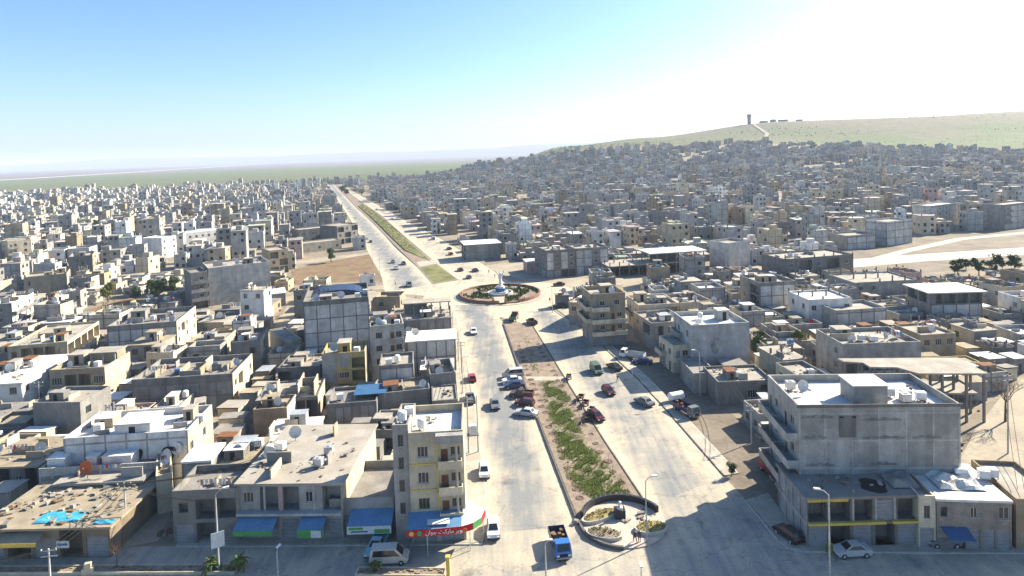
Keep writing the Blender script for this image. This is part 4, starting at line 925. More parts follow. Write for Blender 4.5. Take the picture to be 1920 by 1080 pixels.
RJ = bld('ochre-shaded house with two square windows behind the outside stair', (1728, 628), (1792, 624), 9.0, 6.6, wall='beige', roof='cement', front='www/...', par=0.5)
RJ2 = bld('long low ochre yard wall house below the square-windowed house', (1735, 682), (1838, 678), 4.0, 3.4, wall='ochre', roof='earthroof', front='....', par=0.3)
RK = bld('grey three-storey house with dark framed panels across the dirt street', (1424, 530), (1491, 526), 12.0, 10.0, wall='grey', roof='cement', front='.../.../...', left='wo/wo/ww', par=0.9, frames='F', fm='darkgrey', pm='palepanel')
RL = bld('white house with rounded corner and column stubs on its roof', (1516, 562), (1598, 558), 11.0, 8.0, wall='white', roof='whiteroof', front='ww.w/..o.', left='ww/ww', par=0.5, stubs=12)
RL2 = bld('unfinished blank pale house with stepped parapet beside the rounded white house', (1568, 582), (1662, 576), 9.0, 6.5, wall='palegrey', roof='cement', front='..../....', par=0.8, frames='F', pm='palepanel', fm='darkgrey')
RM = bld('long grey house with dark first floor by the dirt road', (1472, 486), (1600, 476), 14.0, 8.5, wall='grey', roof='cement', front='wowow/.....', right='.../...', par=0.6, stubs=8)
RN = bld('unfinished grey house bristling with tall column stubs', (1602, 530), (1722, 524), 14.0, 7.0, wall='block', roof='cement', front='ww..w/..w.w', par=0.4, stubs=20)
RO = bld('grey frame house with white overhanging slab roof and open top floor', (1744, 548), (1842, 545), 10.0, 9.5, wall='block', roof='whiteroof', front='oooo/..../....', left='oo/../..', par=0.2, over=0.8, frames='F', fm='darkgrey', pm='palepanel')
RP = bld('blank pale grey corner block with angled parapet across the dirt street', (1366, 456), (1406, 450), 10.0, 10.5, wall='palepanel', roof='cement', front='.../.../...', left='..../..../....', par=1.0)
RQ = bld('tall pale panelled block standing alone above the dirt road', (1662, 416), (1710, 411), 11.0, 11.5, wall='palepanel', roof='cement', front='.../.../...', left='../../..', par=0.8, frames='FL', name='apartment_building', cat='apartment building', pm='palepanel', fm='darkgrey')
RQ2 = bld('low grey walled house at the foot of the tall panelled block', (1588, 442), (1642, 438), 12.0, 6.5, wall='block', roof='cement', front='.../...', par=0.8, frames='F', pm='palepanel', fm='darkgrey')
RR_ = bld('wide four-storey grey block with window rows on the rising ground', (1745, 386), (1803, 379), 10.0, 13.0, wall='palepanel', roof='whiteroof', front='.ww.w/.ww.w/.ww.w/.....', par=0.8, name='apartment_building', cat='apartment building', frames='F', pm='palepanel', fm='grey')
RS_ = bld('grey five-storey block with dark balconies at the far edge of the dirt road', (1882, 384), (1945, 377), 10.0, 13.5, wall='block', roof='cement', front='b..bb/b..bb/b..bb/.....', par=0.8, name='apartment_building', cat='apartment building', frames='F', pm='palepanel', fm='darkgrey')
RU = bld('curved three-storey grey corner house with dark bays behind the roundabout', (1024, 470), (1078, 466), 16.0, 11.0, wall='grey', roof='cement', front='.w.w/.w.w/ssoo', left='ww/ww/ss', par=0.9, name='apartment_building', cat='apartment building', frames='F', pm='palepanel')
RU2 = bld('three-storey grey wing with plain panels next to the curved corner house', (1079, 466), (1140, 462), 14.0, 10.5, wall='block', roof='cement', front='..w./..w./.s..', par=0.8, frames='F', pm='palepanel')
RV = bld('grey shop hall with long white slab roof beside the far boulevard', (872, 459), (938, 455), 14.0, 7.5, wall='grey', roof='whiteroof', front='.../...', left='oso/oso', par=0.2, over=0.6, frames='F')
RW = bld('low pinkish house with white roof behind the roundabout', (988, 492), (1022, 490), 9.0, 4.6, wall='pink', roof='whiteroof', front='..', par=0.2, over=0.2)
RT0, RT1 = G(1142, 500, 4.2), G(1322, 488, 4.2); ra = math.atan2(RT1.y - RT0.y, RT1.x - RT0.x); rw = (RT1 - RT0).length
RT = thing('concrete_frame', 'long unfinished two-storey concrete frame with white upper slab by the side street', 'building frame', (RT0.x, RT0.y, 0), ra)
MB().box(0, 0, 3.9, rw, 14, 4.2, 'cement').obj('floor_slab', RT); MB().box(rw * .42, 0, 7.9, rw + 1, 13, 8.25, 'whiteroof').obj('roof_slab', RT)
nb = 11
for k in range(nb):
    x = 0.3 + (rw - .9) * k / (nb - 1)
    for y in (0.2, 6.5, 13.2):
        piece('column', RT, 'frame', x, y, 0, x + .4, y + .4, 3.9)
        if k >= 4: piece('column', RT, 'frame', x, min(y, 12.4), 4.2, x + .35, min(y, 12.4) + .35, 7.9)
        else: piece('column_stub', RT, 'frame', x, y, 4.2, x + .35, y + .35, 4.2 + rng.uniform(.8, 2.2))
piece('back_wall', RT, 'block', 0.3, 13.65, 0, rw - .3, 13.85, 3.89); piece('back_wall', RT, 'block', rw * .5, 8.0, 4.2, rw * .8, 8.2, 7.85)
mark(rect_pts(RT0.x, RT0.y, ra, rw, 14, 1))

# awnings of the shops
awning('blue shop awning with green-striped valance under the violet house', C1, 0.2, 5.4, 3.4, 2.2, 1.0)
a2 = awning('small blue awning with green sign panel under the violet house', C1, 8.6, 11.9, 3.4, 2.2, 0.9, vh=1.1)
piece('sign_panel', a2, 'awningwhite', 10.4, -2.27, 1.5, 11.7, -2.235, 2.4)
a3 = awning('wide pale blue double awning with white and green sign under the parapet shop', B1, 2.9, 8.6, 3.5, 2.6, 0.9, val='awningwhite', vh=1.0)
piece('sign_panel', a3, 'awninggreen', 6.4, -2.67, 1.7, 8.4, -2.635, 2.2); piece('sign_panel', a3, 'awninggreen', 3.1, -2.67, 2.2, 5.0, -2.635, 2.5); piece('lettering_strip', a3, 'shutterblue', 3.4, -2.67, 1.85, 5.6, -2.64, 2.05)
awning('dark blue sheet awning in front of the stone house', RB, 0.4, 3.4, 2.8, 2.0, 0.5, top='bluesheet', val='bluesheet', vh=0.15)
awning('yellow-edged sheet awning along the tarpaulin shops', E1, 3.0, 8.5, 3.5, 1.6, 0.5, top='earthroof', val='yellow', vh=0.5)
s_ = tag(MB().box(0, 0, 0, 1.6, 0.12, 0.9, 'awningwhite').box(.15, -.006, .3, 1.45, 0.0, .6, 'shutterblue').obj('sign_board', None, (on(E1, 10.2, -0.45, 1.6)), E1['ang']), 'white sign board on the front of the tarpaulin shops', 'sign')
# tarpaulins, cloths
def cloth(name, label, cat, info, x, y, w, d, m, z=0.06, amp=0.15, n=10, rz=0.0):
    mb = MB(); r = random.Random(int(x * 100)); zz = [[z + amp * (0.5 + 0.3 * math.sin(i * .9 + j * .5) + .2 * math.sin(j * 1.3 - i * .4) + r.uniform(-.06, .06)) * (1 if 0 < i < n and 0 < j < n else 0.2) for j in range(n + 1)] for i in range(n + 1)]
    for i in range(n):
        for j in range(n):
            mb.face([(w * (a - n / 2) / n, d * (b_ - n / 2) / n, zz[a][b_]) for a, b_ in ((i, j), (i + 1, j), (i + 1, j + 1), (i, j + 1))], m)
    return tag(mb.obj(name, None, on(info, x, y), info['ang'] + rz), label, cat)
cloth('tarpaulin', 'turquoise tarpaulin spread on the earth roof of the shops', 'tarpaulin', E1, 9.2, 2.0, 5.6, 2.6, 'tarp', rz=.05)
cloth('tarpaulin', 'small turquoise tarpaulin hanging at the shop roof edge', 'tarpaulin', E1, 15.8, 0.6, 2.6, 1.0, 'tarp')
cloth('canvas_sheet', 'pale canvas sheet heaped over the stone house roof', 'canvas', RB, 4.2, 4.2, 5.5, 4.5, 'whiteroof', amp=.9, n=12)
cloth('canvas_sheet', 'crumpled pale sheet on the edge of the burnt podium roof', 'canvas', PD, 13.2, 3.0, 3.4, 3.6, 'greyroof', amp=1.0, n=7)
cloth('purple_cloth', 'faded purple cloth over a frame in the yard of the cream loggia house', 'cloth', L2, -3.5, -2.0, 3.2, 2.4, 'purple', z=-0.2, amp=.5)
dish(F1, 3.9, 1.2, 1.35, 'orange', 170, 'orange round dish on the long low grey-brown house'); dish(L2, 4.2, -3.2, 1.3, 'orange', 170, 'orange round dish in the yard of the cream loggia house', z=2.6)
# tanks and dishes
for inf, spec in ((A, 'C1.5,3 '), (A2, 'C1,2 W1.6,4 '), (TL, 'W14.2,5 W16,4.2 W17.6,3.5 G15.3,3 D3,6 G2,8 '), (RB, 'L5.8,5.5 W8.2,5 W9.4,5.4 '), (C1, 'G9.5,4 G9.8,7.5 D1.8,6 W2.2,9 D3.2,12 C1.2,7.4 '), (D3, 'D3,2 W5,5 '), (G1, 'D6.5,3 '),
                  (I1, 'W3,4 W18,5 '), (H2, 'D17.4,2 D18.4,3 '), (O1, 'L8,4 '), (N1, 'D18,7 D14,6 L7,5 '), (P1_, 'D14.5,2 W8,8 G11,12 '), (L1, 'D3,2 W8,3 '), (W2, 'D8.7,1.5 '), (W1, 'C3.5,3 W1.8,2 '), (T1, 'D2,4 '), (Y1, 'D2,2 D4,3 W6,2 C3,1.5 '), (Z1, 'W13,4 D9,3 C5,4 D3,2 W15,8 '),
                  (X1, 'D2,3 '), (U1, 'D2.2,3 W7,2 '), (RE, 'W3,4 C5,8 '), (RD, 'W2,2 D6,2 W7,6 '), (RH, 'W5,3 '), (RI, 'W8,3 D11,4 C14,5 W6,4 D3,2 '), (RF, 'D5,3 W8,4 '), (RJ, 'D4,2 W6,5 '), (RK, 'W3,5 '), (RM, 'D5,4 W9,6 '), (AA, 'W6,5 D10,4 '), (K1, 'D1.2,4 '), (M1, 'D4,6 W6,10 '), (S1, 'D4,1.5 '), (V1, 'W2,3 '), (W3, 'D2,1.5 '), (R1, 'W5,2 D2,2 '), (RG, 'W4,3 D7,4 '), (RF2, 'W3,3 D6,3 '), (RU, 'W5,4 '), (AB, 'W3,5 ')):
    for tok in spec.split():
        x, y = tok[1:].split(','); x, y = float(x), float(y)
        if tok[0] == 'D': dish(inf, x, y, rng.uniform(.9, 1.25), 'dish', rng.choice([165, 190, 205]))
        else: water_tank(inf, x, y, {'W': 'cube', 'C': 'drum', 'G': 'cube', 'L': 'flat'}[tok[0]], {'W': 'tank', 'C': 'tank', 'G': 'galv', 'L': 'tankblue' if inf is not RB else 'tank'}[tok[0]])
for k, (inf, n) in enumerate(((E1, 220), (C1, 60), (F1, 30), (D1, 45), (D3, 25), (G1, 25), (H2, 40), (N1, 90), (T1, 50), (W2, 70), (S1, 15), (V1, 40), (PD, 70), (RH, 45), (A, 20), (TL, 45), (I1, 45), (L1, 40), (M1, 30), (K1, 30), (K2, 30), (R1, 50), (Z1, 40), (Y1, 25), (X2, 40), (RI, 50), (RF, 35), (O1, 25), (P1_, 40), (U2, 30), (W4, 30), (RJ2, 20))):
    clutter(inf, n, 100 + k, 0.55 if inf is not E1 else 0.7)
for k, (inf, n) in enumerate(((C1, 4), (D1, 3), (D3, 4), (G1, 4), (I1, 7), (N1, 8), (O1, 6), (P1_, 8), (Q1, 4), (R1, 5), (T1, 4), (U2, 4), (W2, 3), (W3, 2), (Y1, 4), (Z1, 7), (X2, 3), (L1, 3), (M1, 5), (K1, 4), (K2, 5), (AA, 6), (AB, 4), (RF, 5), (RF2, 5), (RG, 4), (RH, 4), (RI, 6), (RK, 4), (RD2, 4), (RM, 6), (AG, 2), (AJ, 5), (AI, 4), (F1, 3), (S1, 1), (RU, 5), (RU2, 4), (RJ, 3))): roof_mess(inf, 300 + k, n)
# ================================================================== HOUSES OF THE TOWN
fr = random.Random(21)
PAL = [('block', 'grey', 30), ('grey', 'dark grey', 18), ('palegrey', 'pale grey', 24), ('cream', 'cream', 10), ('beige', 'beige', 10), ('tan', 'brown', 5), ('white', 'white', 6), ('pink', 'pinkish', 2)]
PALW = [p[2] for p in PAL]
COLS = dict(block=(0.34, 0.335, 0.32), grey=(0.27, 0.265, 0.25), palegrey=(0.42, 0.41, 0.38), cream=(0.55, 0.48, 0.35), beige=(0.45, 0.38, 0.27), tan=(0.33, 0.26, 0.18), white=(0.70, 0.68, 0.64), pink=(0.46, 0.33, 0.29))
def in_view(x, y, m=0.03): return abs(x / y) < 0.83 + m + 10 / y
cands = []
def try_lot(cx, cy, ang, w, d, storeys=None, maxd=9):
    if not is_free(cx, cy, ang, w, d): return False
    c, s = math.cos(ang), math.sin(ang); mx_, my_ = cx + c * w / 2 - s * d / 2, cy + s * w / 2 + c * d / 2
    if storeys is None:
        near_b = 0.25 if my_ < 420 else 0.12
        storeys = fr.choices([1, 2, 3, 4, 5], [38, 36, 18, 6 + 8 * near_b, 1.5] if my_ < 600 else [52, 36, 9, 2, .6])[0]
    mark(rect_pts(cx, cy, ang, w, d, 0.45))
    cands.append((my_, mx_, cx, cy, ang, w, d, storeys)); return True
# gaps between the near buildings first: small yards and low houses
for k in range(5200):
    y = fr.uniform(84, 300); x = fr.uniform(-0.9, 0.9) * y
    if x > -0.125 * y + 20 and y < 92: continue
    w, d = fr.uniform(4.5, 9.5), fr.uniform(4.5, 9)
    try_lot(x, y, R(fr.choice([-3, 2, 5])) + (R(3) if x > 0 else 0), w, d, fr.choices([1, 2, 3], [72, 24, 4 if y > 170 else 0])[0])
for k in range(9000):
    y = fr.uniform(86, 215); x = fr.uniform(-0.86, 0.86) * y
    if x > -0.125 * y + 20 and y < 94: continue
    w, d = fr.uniform(2.4, 5.0), fr.uniform(2.2, 4.6)
    try_lot(x, y, R(fr.choice([-3, 2, 5])) + (R(3) if x > 0 else 0), w, d, 1)
def lattice(ang, u0, u1, v0, v1, test, pw=10.0, pd=11.0):
    c, s = math.cos(ang), math.sin(ang)
    nu, nv = int((u1 - u0) / (pw + 1.2)), int((v1 - v0) / (pd + 3.2))
    for j in range(nv):
        for i in range(nu):
            u = u0 + i * pw + (i // 6) * 6.5 + fr.uniform(-.6, .6); v = v0 + j * pd + (j // 2) * 6.0 + fr.uniform(-.6, .6)
            x, y = c * u - s * v, s * u + c * v
            if y < 150 or y > 1600 or not in_view(x, y) or not test(x, y): continue
            if fr.random() > max(town_mask(x, y), 0.03 if (x > 0.42 * y and y < 1230) else 0.0): continue
            if fr.random() < 0.07 + 0.9 * max(0, min(.8, (H1(x, y) - 32) / 30)): continue
            if math.sin(x / 47 + 2 * math.sin(y / 61)) + math.sin(y / 39 - x / 83) < -1.25 and fr.random() < .7: continue
            w, d = fr.uniform(5.2, pw - .1), fr.uniform(5.2, pd - .1); a = ang + R(fr.uniform(-2, 2))
            if not try_lot(x, y, a, w, d):
                try_lot(x + fr.uniform(-2, 2), y + fr.uniform(-2, 2), a, w * .6, d * .6)
left_of = lambda x, y: x < np.interp(y, [60, 226, 1100], [-7, -28, -300])
lattice(R(15), -900, 900, 100, 700, lambda x, y: left_of(x, y)); lattice(R(15), -900, 900, 700, 1900, lambda x, y: left_of(x, y), 8.6, 9.4)
lattice(R(13), -400, 1700, 0, 700, lambda x, y: not left_of(x, y) and x < 0.42 * y); lattice(R(13), -400, 1700, 700, 1900, lambda x, y: not left_of(x, y) and x < 0.42 * y, 8.6, 9.4)
lattice(R(-6), -200, 1700, 60, 1900, lambda x, y: x >= 0.42 * y, 9.4, 10.4)
cands.sort()
N_SINGLE = 300 - len(BLD)
WORD = {1: 'single-storey', 2: 'two-storey', 3: 'three-storey', 4: 'four-storey', 5: 'five-storey'}
def place(x, y):
    if left_of(x, y):
        if y < 150: return 'among the alley houses'
        if y < 235: return 'short of the vacant lot'
        return 'beyond the vacant lot'
    if y < 150: return 'behind the large grey block'
    if y < 240: return 'near the dirt road'
    return 'behind the roundabout'
far_list = []; ns = 0; nsh = 0
for (my_, mx_, ax, ay, ang, w, d, st) in cands:
    wall, cw, _ = fr.choices(PAL, PALW)[0]
    if w * d < 21 and my_ < 230:
        if abs(mx_ / my_) > .84: continue
        if nsh < 170:
            nsh += 1; hh = fr.uniform(2.2, 3.6); roofm = fr.choice(['cement', 'earthroof', 'galv', 'greyroof', 'whiteroof'])
            rw_ = {'cement': 'dusty', 'earthroof': 'earth', 'galv': 'tin', 'greyroof': 'grey', 'whiteroof': 'white'}[roofm]
            t = thing('shed', f'{cw} yard shed with {rw_} roof {place(mx_, my_)}', 'shed', (ax, ay, 0), ang, 'yard sheds ' + place(mx_, my_)); bx_ = MB()
            ops = [(w * .3, 0.02, w * .3 + .9, 1.9, .5, True)] if fr.random() < .6 else [(w * .25, .9, w * .25 + .8, 1.6, .4, True)]
            facade(bx_, (0, 0, 0), (1, 0), w, hh, ops, wall); facade(bx_, (w, 0, 0), (0, 1), d, hh, [], fr.choice([wall, 'cream'])); facade(bx_, (w, d, 0), (-1, 0), w, hh, [], wall); facade(bx_, (0, d, 0), (0, -1), d, hh, [], wall); bx_.obj('wall', t)
            sl = fr.uniform(-.25, .25); rf = MB(); o_ = .18; z1, z2 = hh + .02 + max(0, sl), hh + .02 + max(0, -sl)
            for dz, flip in ((.09, 0), (0, 1)):
                q = [(-o_, -o_, z1 + dz), (w + o_, -o_, z1 + dz), (w + o_, d + o_, z2 + dz), (-o_, d + o_, z2 + dz)]; rf.face(q[::-1] if flip else q, roofm)
            rf.face([(-o_, -o_, z1), (w + o_, -o_, z1), (w + o_, -o_, z1 + .09), (-o_, -o_, z1 + .09)], roofm); rf.face([(w + o_, -o_, z1), (w + o_, d + o_, z2), (w + o_, d + o_, z2 + .09), (w + o_, -o_, z1 + .09)], roofm); rf.obj('roof', t)
            continue
    if ns >= N_SINGLE:
        far_list.append((ax, ay, ang, w, d, st, wall)); continue
    if abs(mx_ / my_) > 0.84: continue
    ns += 1
    h = st * 3.15 + fr.uniform(0.3, 1.0); par = fr.choice([0.2, 0.6, 0.9, 1.1])
    nb = max(2, int(w / 3.0)); ndp = max(2, int(d / 3.2))
    def rows(n, chars, wt): return '/'.join(''.join(fr.choices(chars, wt)[0] for _ in range(n)) for _ in range(st))
    blank = fr.random() < 0.5
    fs = rows(nb, '.who', [8, 1, .4, .3] if blank else [3, 3, 1, 1]); rs = rows(ndp, '.wh', [4, 3, 1]); ls = rows(ndp, '.wh', [4, 3, 1])
    stair = None; feat = 'bare roof'
    if st > 1 and w > 6 and d > 6 and fr.random() < .45: stair = (fr.uniform(.4, w - 3.4), fr.uniform(1.0, d - 3.4), 2.8, 2.6, 2.3); feat = 'stair box'
    stubs = fr.choice([6, 9]) if (stair is None and fr.random() < .34) else 0
    if stubs: feat = 'column stubs'
    roof = fr.choices(['cement', 'whiteroof', 'earthroof', 'greyroof'], [34, 26, 18, 22])[0]
    if feat == 'bare roof' and roof == 'whiteroof': feat = 'white roof'
    size = 'small' if w * d < 40 else 'wide' if w > d * 1.35 else 'deep' if d > w * 1.35 else 'squarish'
    has_t, has_d = fr.random() < .42, fr.random() < .30
    lab = f'{size} {cw} {WORD[st]} house with {feat}{" and tank" if has_t else " and dish" if has_d else ""} {place(mx_, my_)}'
    info = core(lab, ax, ay, ang, w, d, h, wall=wall, roof=roof, front=fs, right=rs if mx_ < 0.02 * my_ else '', left=ls if mx_ > 0 else '', par=par, over=0.2 if par == .2 else 0,
                frames='F' if blank and fr.random() < .6 and my_ > 110 else '', side=fr.choice([None, None, 'cream']), stair=stair, stubs=stubs, detail=0, res=False, group='town houses ' + place(mx_, my_), win=fr.choice('wmb'))
    if has_t: water_tank(info, fr.uniform(1, w - 1), fr.uniform(1, d - 1), fr.choice(['cube', 'drum', 'flat']), fr.choice(['tank', 'tank', 'tankblue', 'galv']), None, 'water tanks on town houses')
    if has_d: dish(info, fr.uniform(1, w - 1), fr.uniform(1, d - 1), fr.uniform(.8, 1.2), 'dish', fr.choice([165, 190, 205]))
    if my_ < 260: roof_mess(info, int(my_ * 7 + mx_ * 3), fr.randint(1, 4))
    if my_ < 170 and fr.random() < .8: clutter(info, fr.randint(10, 30), int(my_ * 10), .45)
# the rest of the town: too many to count
FV, FF, FC = [], [], []
def fbox(M_, x0, y0, z0, x1, y1, z1, col, top=None, bottom=False):
    c, s, ax, ay = M_; i = len(FV)
    for (x, y) in ((x0, y0), (x1, y0), (x1, y1), (x0, y1)): FV.append((ax + c * x - s * y, ay + s * x + c * y, z0))
    for (x, y) in ((x0, y0), (x1, y0), (x1, y1), (x0, y1)): FV.append((ax + c * x - s * y, ay + s * x + c * y, z1))
    for q in ((0, 1, 5, 4), (1, 2, 6, 5), (2, 3, 7, 6), (3, 0, 4, 7)): FF.append(tuple(i + a for a in q)); FC.append(col)
    FF.append((i + 4, i + 5, i + 6, i + 7)); FC.append(top or col)
ROOFC = [(0.48, 0.44, 0.38), (0.66, 0.63, 0.58), (0.34, 0.31, 0.27), (0.40, 0.34, 0.25), (0.30, 0.28, 0.26)]
for (ax, ay, ang, w, d, st, wall) in far_list:
    c, s = math.cos(ang), math.sin(ang); M_ = (c, s, ax, ay)
    zs = [H1(*p) for p in rect_pts(ax, ay, ang, w, d)]; z0 = min(zs) - 0.5; zt = sum(zs) / 4 + st * 3.15 + fr.uniform(.2, .9)
    v = fr.uniform(.78, 1.15); col = tuple(a * v * 1.12 for a in COLS[wall]); rc = fr.choices(ROOFC, [34, 16, 22, 14, 14])[0]; rc = tuple(a * fr.uniform(.85, 1.1) for a in rc)
    fbox(M_, 0, 0, z0, w, d, zt - .7, col, rc)
    p = fr.choice([0, .5, .8])
    if p:
        t = .25
        for (x0, y0, x1, y1) in ((0, 0, w, t), (0, d - t, w, d), (0, t, t, d - t), (w - t, t, w, d - t)): fbox(M_, x0, y0, zt - .71, x1, y1, zt - .7 + p, col)
    else: fbox(M_, -.35, -.35, zt - .72, w + .35, d + .35, zt - .45, rc, rc)
    if fr.random() < .55: q = fr.uniform(0, max(.1, w - 3)), fr.uniform(.5, max(.6, d - 3)); fbox(M_, q[0], q[1], zt - .7, q[0] + 2.8, q[1] + 2.6, zt + 1.6, col, rc)
    if fr.random() < .4: q = fr.uniform(0, w - 1.2), fr.uniform(0, d - 1.2); fbox(M_, q[0], q[1], zt - .7, q[0] + 1.1, q[1] + 1.0, zt + .7, (.62, .62, .6))
    if fr.random() < .22:
        for k in range(4): x = (w - .4) * (k % 2); y = (d - .4) * (k // 2); fbox(M_, x, y, zt - .7, x + .4, y + .4, zt + fr.uniform(.6, 1.8), (.3, .29, .27))
    nb = max(2, int(w / 3.2)); dark = (.035, .037, .042); blank = fr.random() < .4
    for r in range(st):
        zz = zt - .7 - (r + 1) * 3.15 + 1.1
        for k in range(nb):
            bw = w / nb
            if fr.random() < (.12 if blank else .62): fbox(M_, k * bw + bw * .3, -.04, zz, k * bw + bw * .3 + 1.3, .1, zz + 1.35 if fr.random() < .8 else zz + 1.7, dark)
        for k in range(2):
            if fr.random() < .45: fbox(M_, (w if left_of(ax, ay) else -.04) - (0.1 if left_of(ax, ay) else 0), d * (.2 + .45 * k), zz, (w + .04 if left_of(ax, ay) else .1), d * (.2 + .45 * k) + 1.2, zz + 1.3, dark)
    if blank:
        for k in range(nb + 1): x = min(max(k * w / nb, .2), w - .2); fbox(M_, x - .18, -.05, z0, x + .18, .05, zt - .7, tuple(a * .6 for a in col))
        for r in range(1, st): fbox(M_, .2, -.045, zt - .7 - r * 3.15, w - .2, .05, zt - .4 - r * 3.15, tuple(a * .6 for a in col))
me = bpy.data.meshes.new('town'); me.from_pydata(FV, [], FF)
ca = me.color_attributes.new('Col', 'FLOAT_COLOR', 'CORNER'); cc = np.ones((len(FF), 4, 4), np.float32); cc[:, :, :3] = np.array(FC, np.float32)[:, None, :]
ca.data.foreach_set('color', cc.ravel()); me.materials.append(attr_mat('town_walls', 'Col', var=0.25, scale=0.3, fine=0.2, streak=0.2))
stuff(link(bpy.data.objects.new('distant_town', me)), 'dense mass of flat-roofed concrete houses spreading over plain and hillside', 'town')
print('houses', len(BLD), 'far', len(far_list), 'far faces', len(FF))
# rubble and bits in the yards
mb = MB(); rr_ = random.Random(5)
for k in range(9000):
    y = 84 + 190 * rr_.random() ** 1.6; x = rr_.uniform(-.85, .85) * y
    i, j = int(x - OX), int(y - OY)
    if occ[j, i]: continue
    s = rr_.uniform(.1, .55); a = rr_.uniform(0, 3.1); c, q = math.cos(a) * s, math.sin(a) * s; ex = rr_.uniform(.6, 2.4)
    mb.prism([(x + c * u * ex - q * v, y + q * u * ex + c * v) for u, v in ((-.5, -.5), (.5, -.4), (.45, .5), (-.4, .5))], -.02, s * rr_.uniform(.3, 1.1), rr_.choice(['rubble', 'rubble', 'rubble', 'tan', 'grey', 'wood', 'rust']))
stuff(mb.obj('yard_rubble'), 'loose stones and scrap strewn over the yards between houses', 'rubble')
# single yard walls on the near right
wl = 0
for k in range(1500):
    y = rr_.uniform(92, 190); x = rr_.uniform(-.84, .84) * y; a = R(rr_.choice([-4, 86])) + R(rr_.uniform(-4, 4)); L_ = rr_.uniform(2.5, 9)
    if wl >= 70 or not is_free(x, y, a, L_, .3): continue
    wl += 1; m_ = rr_.choice(['beige', 'cream', 'ochre', 'tan', 'block'])
    wo = MB(); n = max(2, int(L_ / 1.6))
    for q in range(n): wo.box(L_ * q / n, 0, -.1, L_ * (q + 1) / n, .25, (1.2 + k % 5 * .28) + .12 * math.sin(q * 1.9 + k) + (0.0 if rr_.random() > .1 else -.5), m_)
    wn = {'beige': 'beige', 'cream': 'cream', 'ochre': 'ochre', 'tan': 'brown', 'block': 'grey'}[m_]
    tag(wo.obj('yard_wall', None, (x, y, 0), a), f'{wn} uneven yard wall {place(x, y)}', 'wall', 'yard walls')
    mark(rect_pts(x, y, a, L_, .3, .3))
# ================================================================== VEHICLES (front towards +y)
def quad_in(q, s, off):
    c = sum((Vector(p) for p in q), Vector()) / 4; n = (Vector(q[1]) - Vector(q[0])).cross(Vector(q[3]) - Vector(q[0])).normalized()
    return [tuple(c + (Vector(p) - c) * s + n * off) for p in q]
def hexa(mb, b4, t4, m):
    b4 = [Vector(p) for p in b4]; t4 = [Vector(p) for p in t4]
    mb.face(t4, m)
    fs = []
    for k in range(4): q = [b4[k], b4[(k + 1) % 4], t4[(k + 1) % 4], t4[k]]; mb.face(q, m); fs.append(q)
    return fs
SP = {  # profile (y, z), cabin base y0 y1, cabin top y0 y1, half width, cabin base z, roof z
    'sedan': ([(-2.15, .32), (-2.22, .72), (-2.1, .96), (-1.3, 1.0), (0.95, .98), (2.0, .80), (2.2, .58), (2.12, .30)], (-1.55, 1.1), (-1.0, .25), .85, .97, 1.45, (-1.35, 1.35)),
    'hatch': ([(-1.85, .32), (-1.95, .75), (-1.85, 1.0), (0.9, .98), (1.75, .84), (1.95, .58), (1.88, .30)], (-1.82, 1.1), (-1.55, .2), .82, .97, 1.50, (-1.2, 1.2)),
    'van': ([(-2.3, .35), (-2.38, .8), (-2.32, 1.1), (1.6, 1.08), (2.2, .9), (2.36, .6), (2.3, .32)], (-2.28, 1.75), (-2.15, .85), .92, 1.07, 1.95, (-1.45, 1.5)),
    'pickup': ([(-2.5, .42), (-2.52, .98), (0.0, 1.0), (1.2, .99), (2.25, .90), (2.45, .6), (2.4, .38)], (-.35, 1.3), (-.2, .6), .88, .98, 1.60, (-1.5, 1.5)),
}
def veh_parts(kind, col):
    def fn():
        prof, cb, ct, hw, zb, zt, wh = SP[kind]; pm = 'paint_' + col; mb = MB(); n = len(prof)
        ring = lambda x, s: [(x, y * (1 if s else .985), z if z > .5 else z + (0 if s else .04)) for y, z in prof]
        a, b_ = ring(-hw, 1), ring(hw, 1); ai = [(-hw + .12, y * .99, z + .02) for y, z in prof]; bi = [(hw - .12, y * .99, z + .02) for y, z in prof]
        mb.face(a, pm); mb.face(b_[::-1], pm)
        for k in range(n): q = (k + 1) % n; mb.face([a[k], b_[k], b_[q], a[q]][::-1], pm)
        if kind == 'pickup':
            mb.box(-hw, -2.5, .98, -hw + .08, -.4, 1.25, pm); mb.box(hw - .08, -2.5, .98, hw, -.4, 1.25, pm); mb.box(-hw + .08, -2.52, .98, hw - .08, -2.44, 1.25, pm)
        bw, tw = hw - .07, hw - .24 if kind != 'van' else hw - .14
        B4 = [(-bw, cb[0], zb), (bw, cb[0], zb), (bw, cb[1], zb), (-bw, cb[1], zb)]; T4 = [(-tw, ct[0], zt), (tw, ct[0], zt), (tw, ct[1], zt), (-tw, ct[1], zt)]
        fs = hexa(mb, B4, T4, pm)
        mb.box(-hw - .01, prof[-2][0] - .14, .36, hw + .01, prof[-2][0] + .02, .5, 'rubber'); mb.box(-hw - .01, prof[1][0] - .03, .36, hw + .01, prof[1][0] + .12, .5, 'rubber')
        out = {'body': mb.mesh('body')}
        for nm, q in zip(('rear_window', 'side_window', 'windscreen', 'side_window2'), fs):
            g = MB(); g.face(quad_in(q, .84, .012), 'carglass'); out[nm] = g.mesh('pane')
        return out
    return shared(('veh', kind, col), fn)
def wheel_mesh(r):
    return shared(('wheel', r), lambda: MB().tube([(-.1, 0, 0), (.1, 0, 0)], r, 12, 'rubber').tube([(-.108, 0, 0), (.108, 0, 0)], r * .55, 10, 'galv').mesh('wheel'))
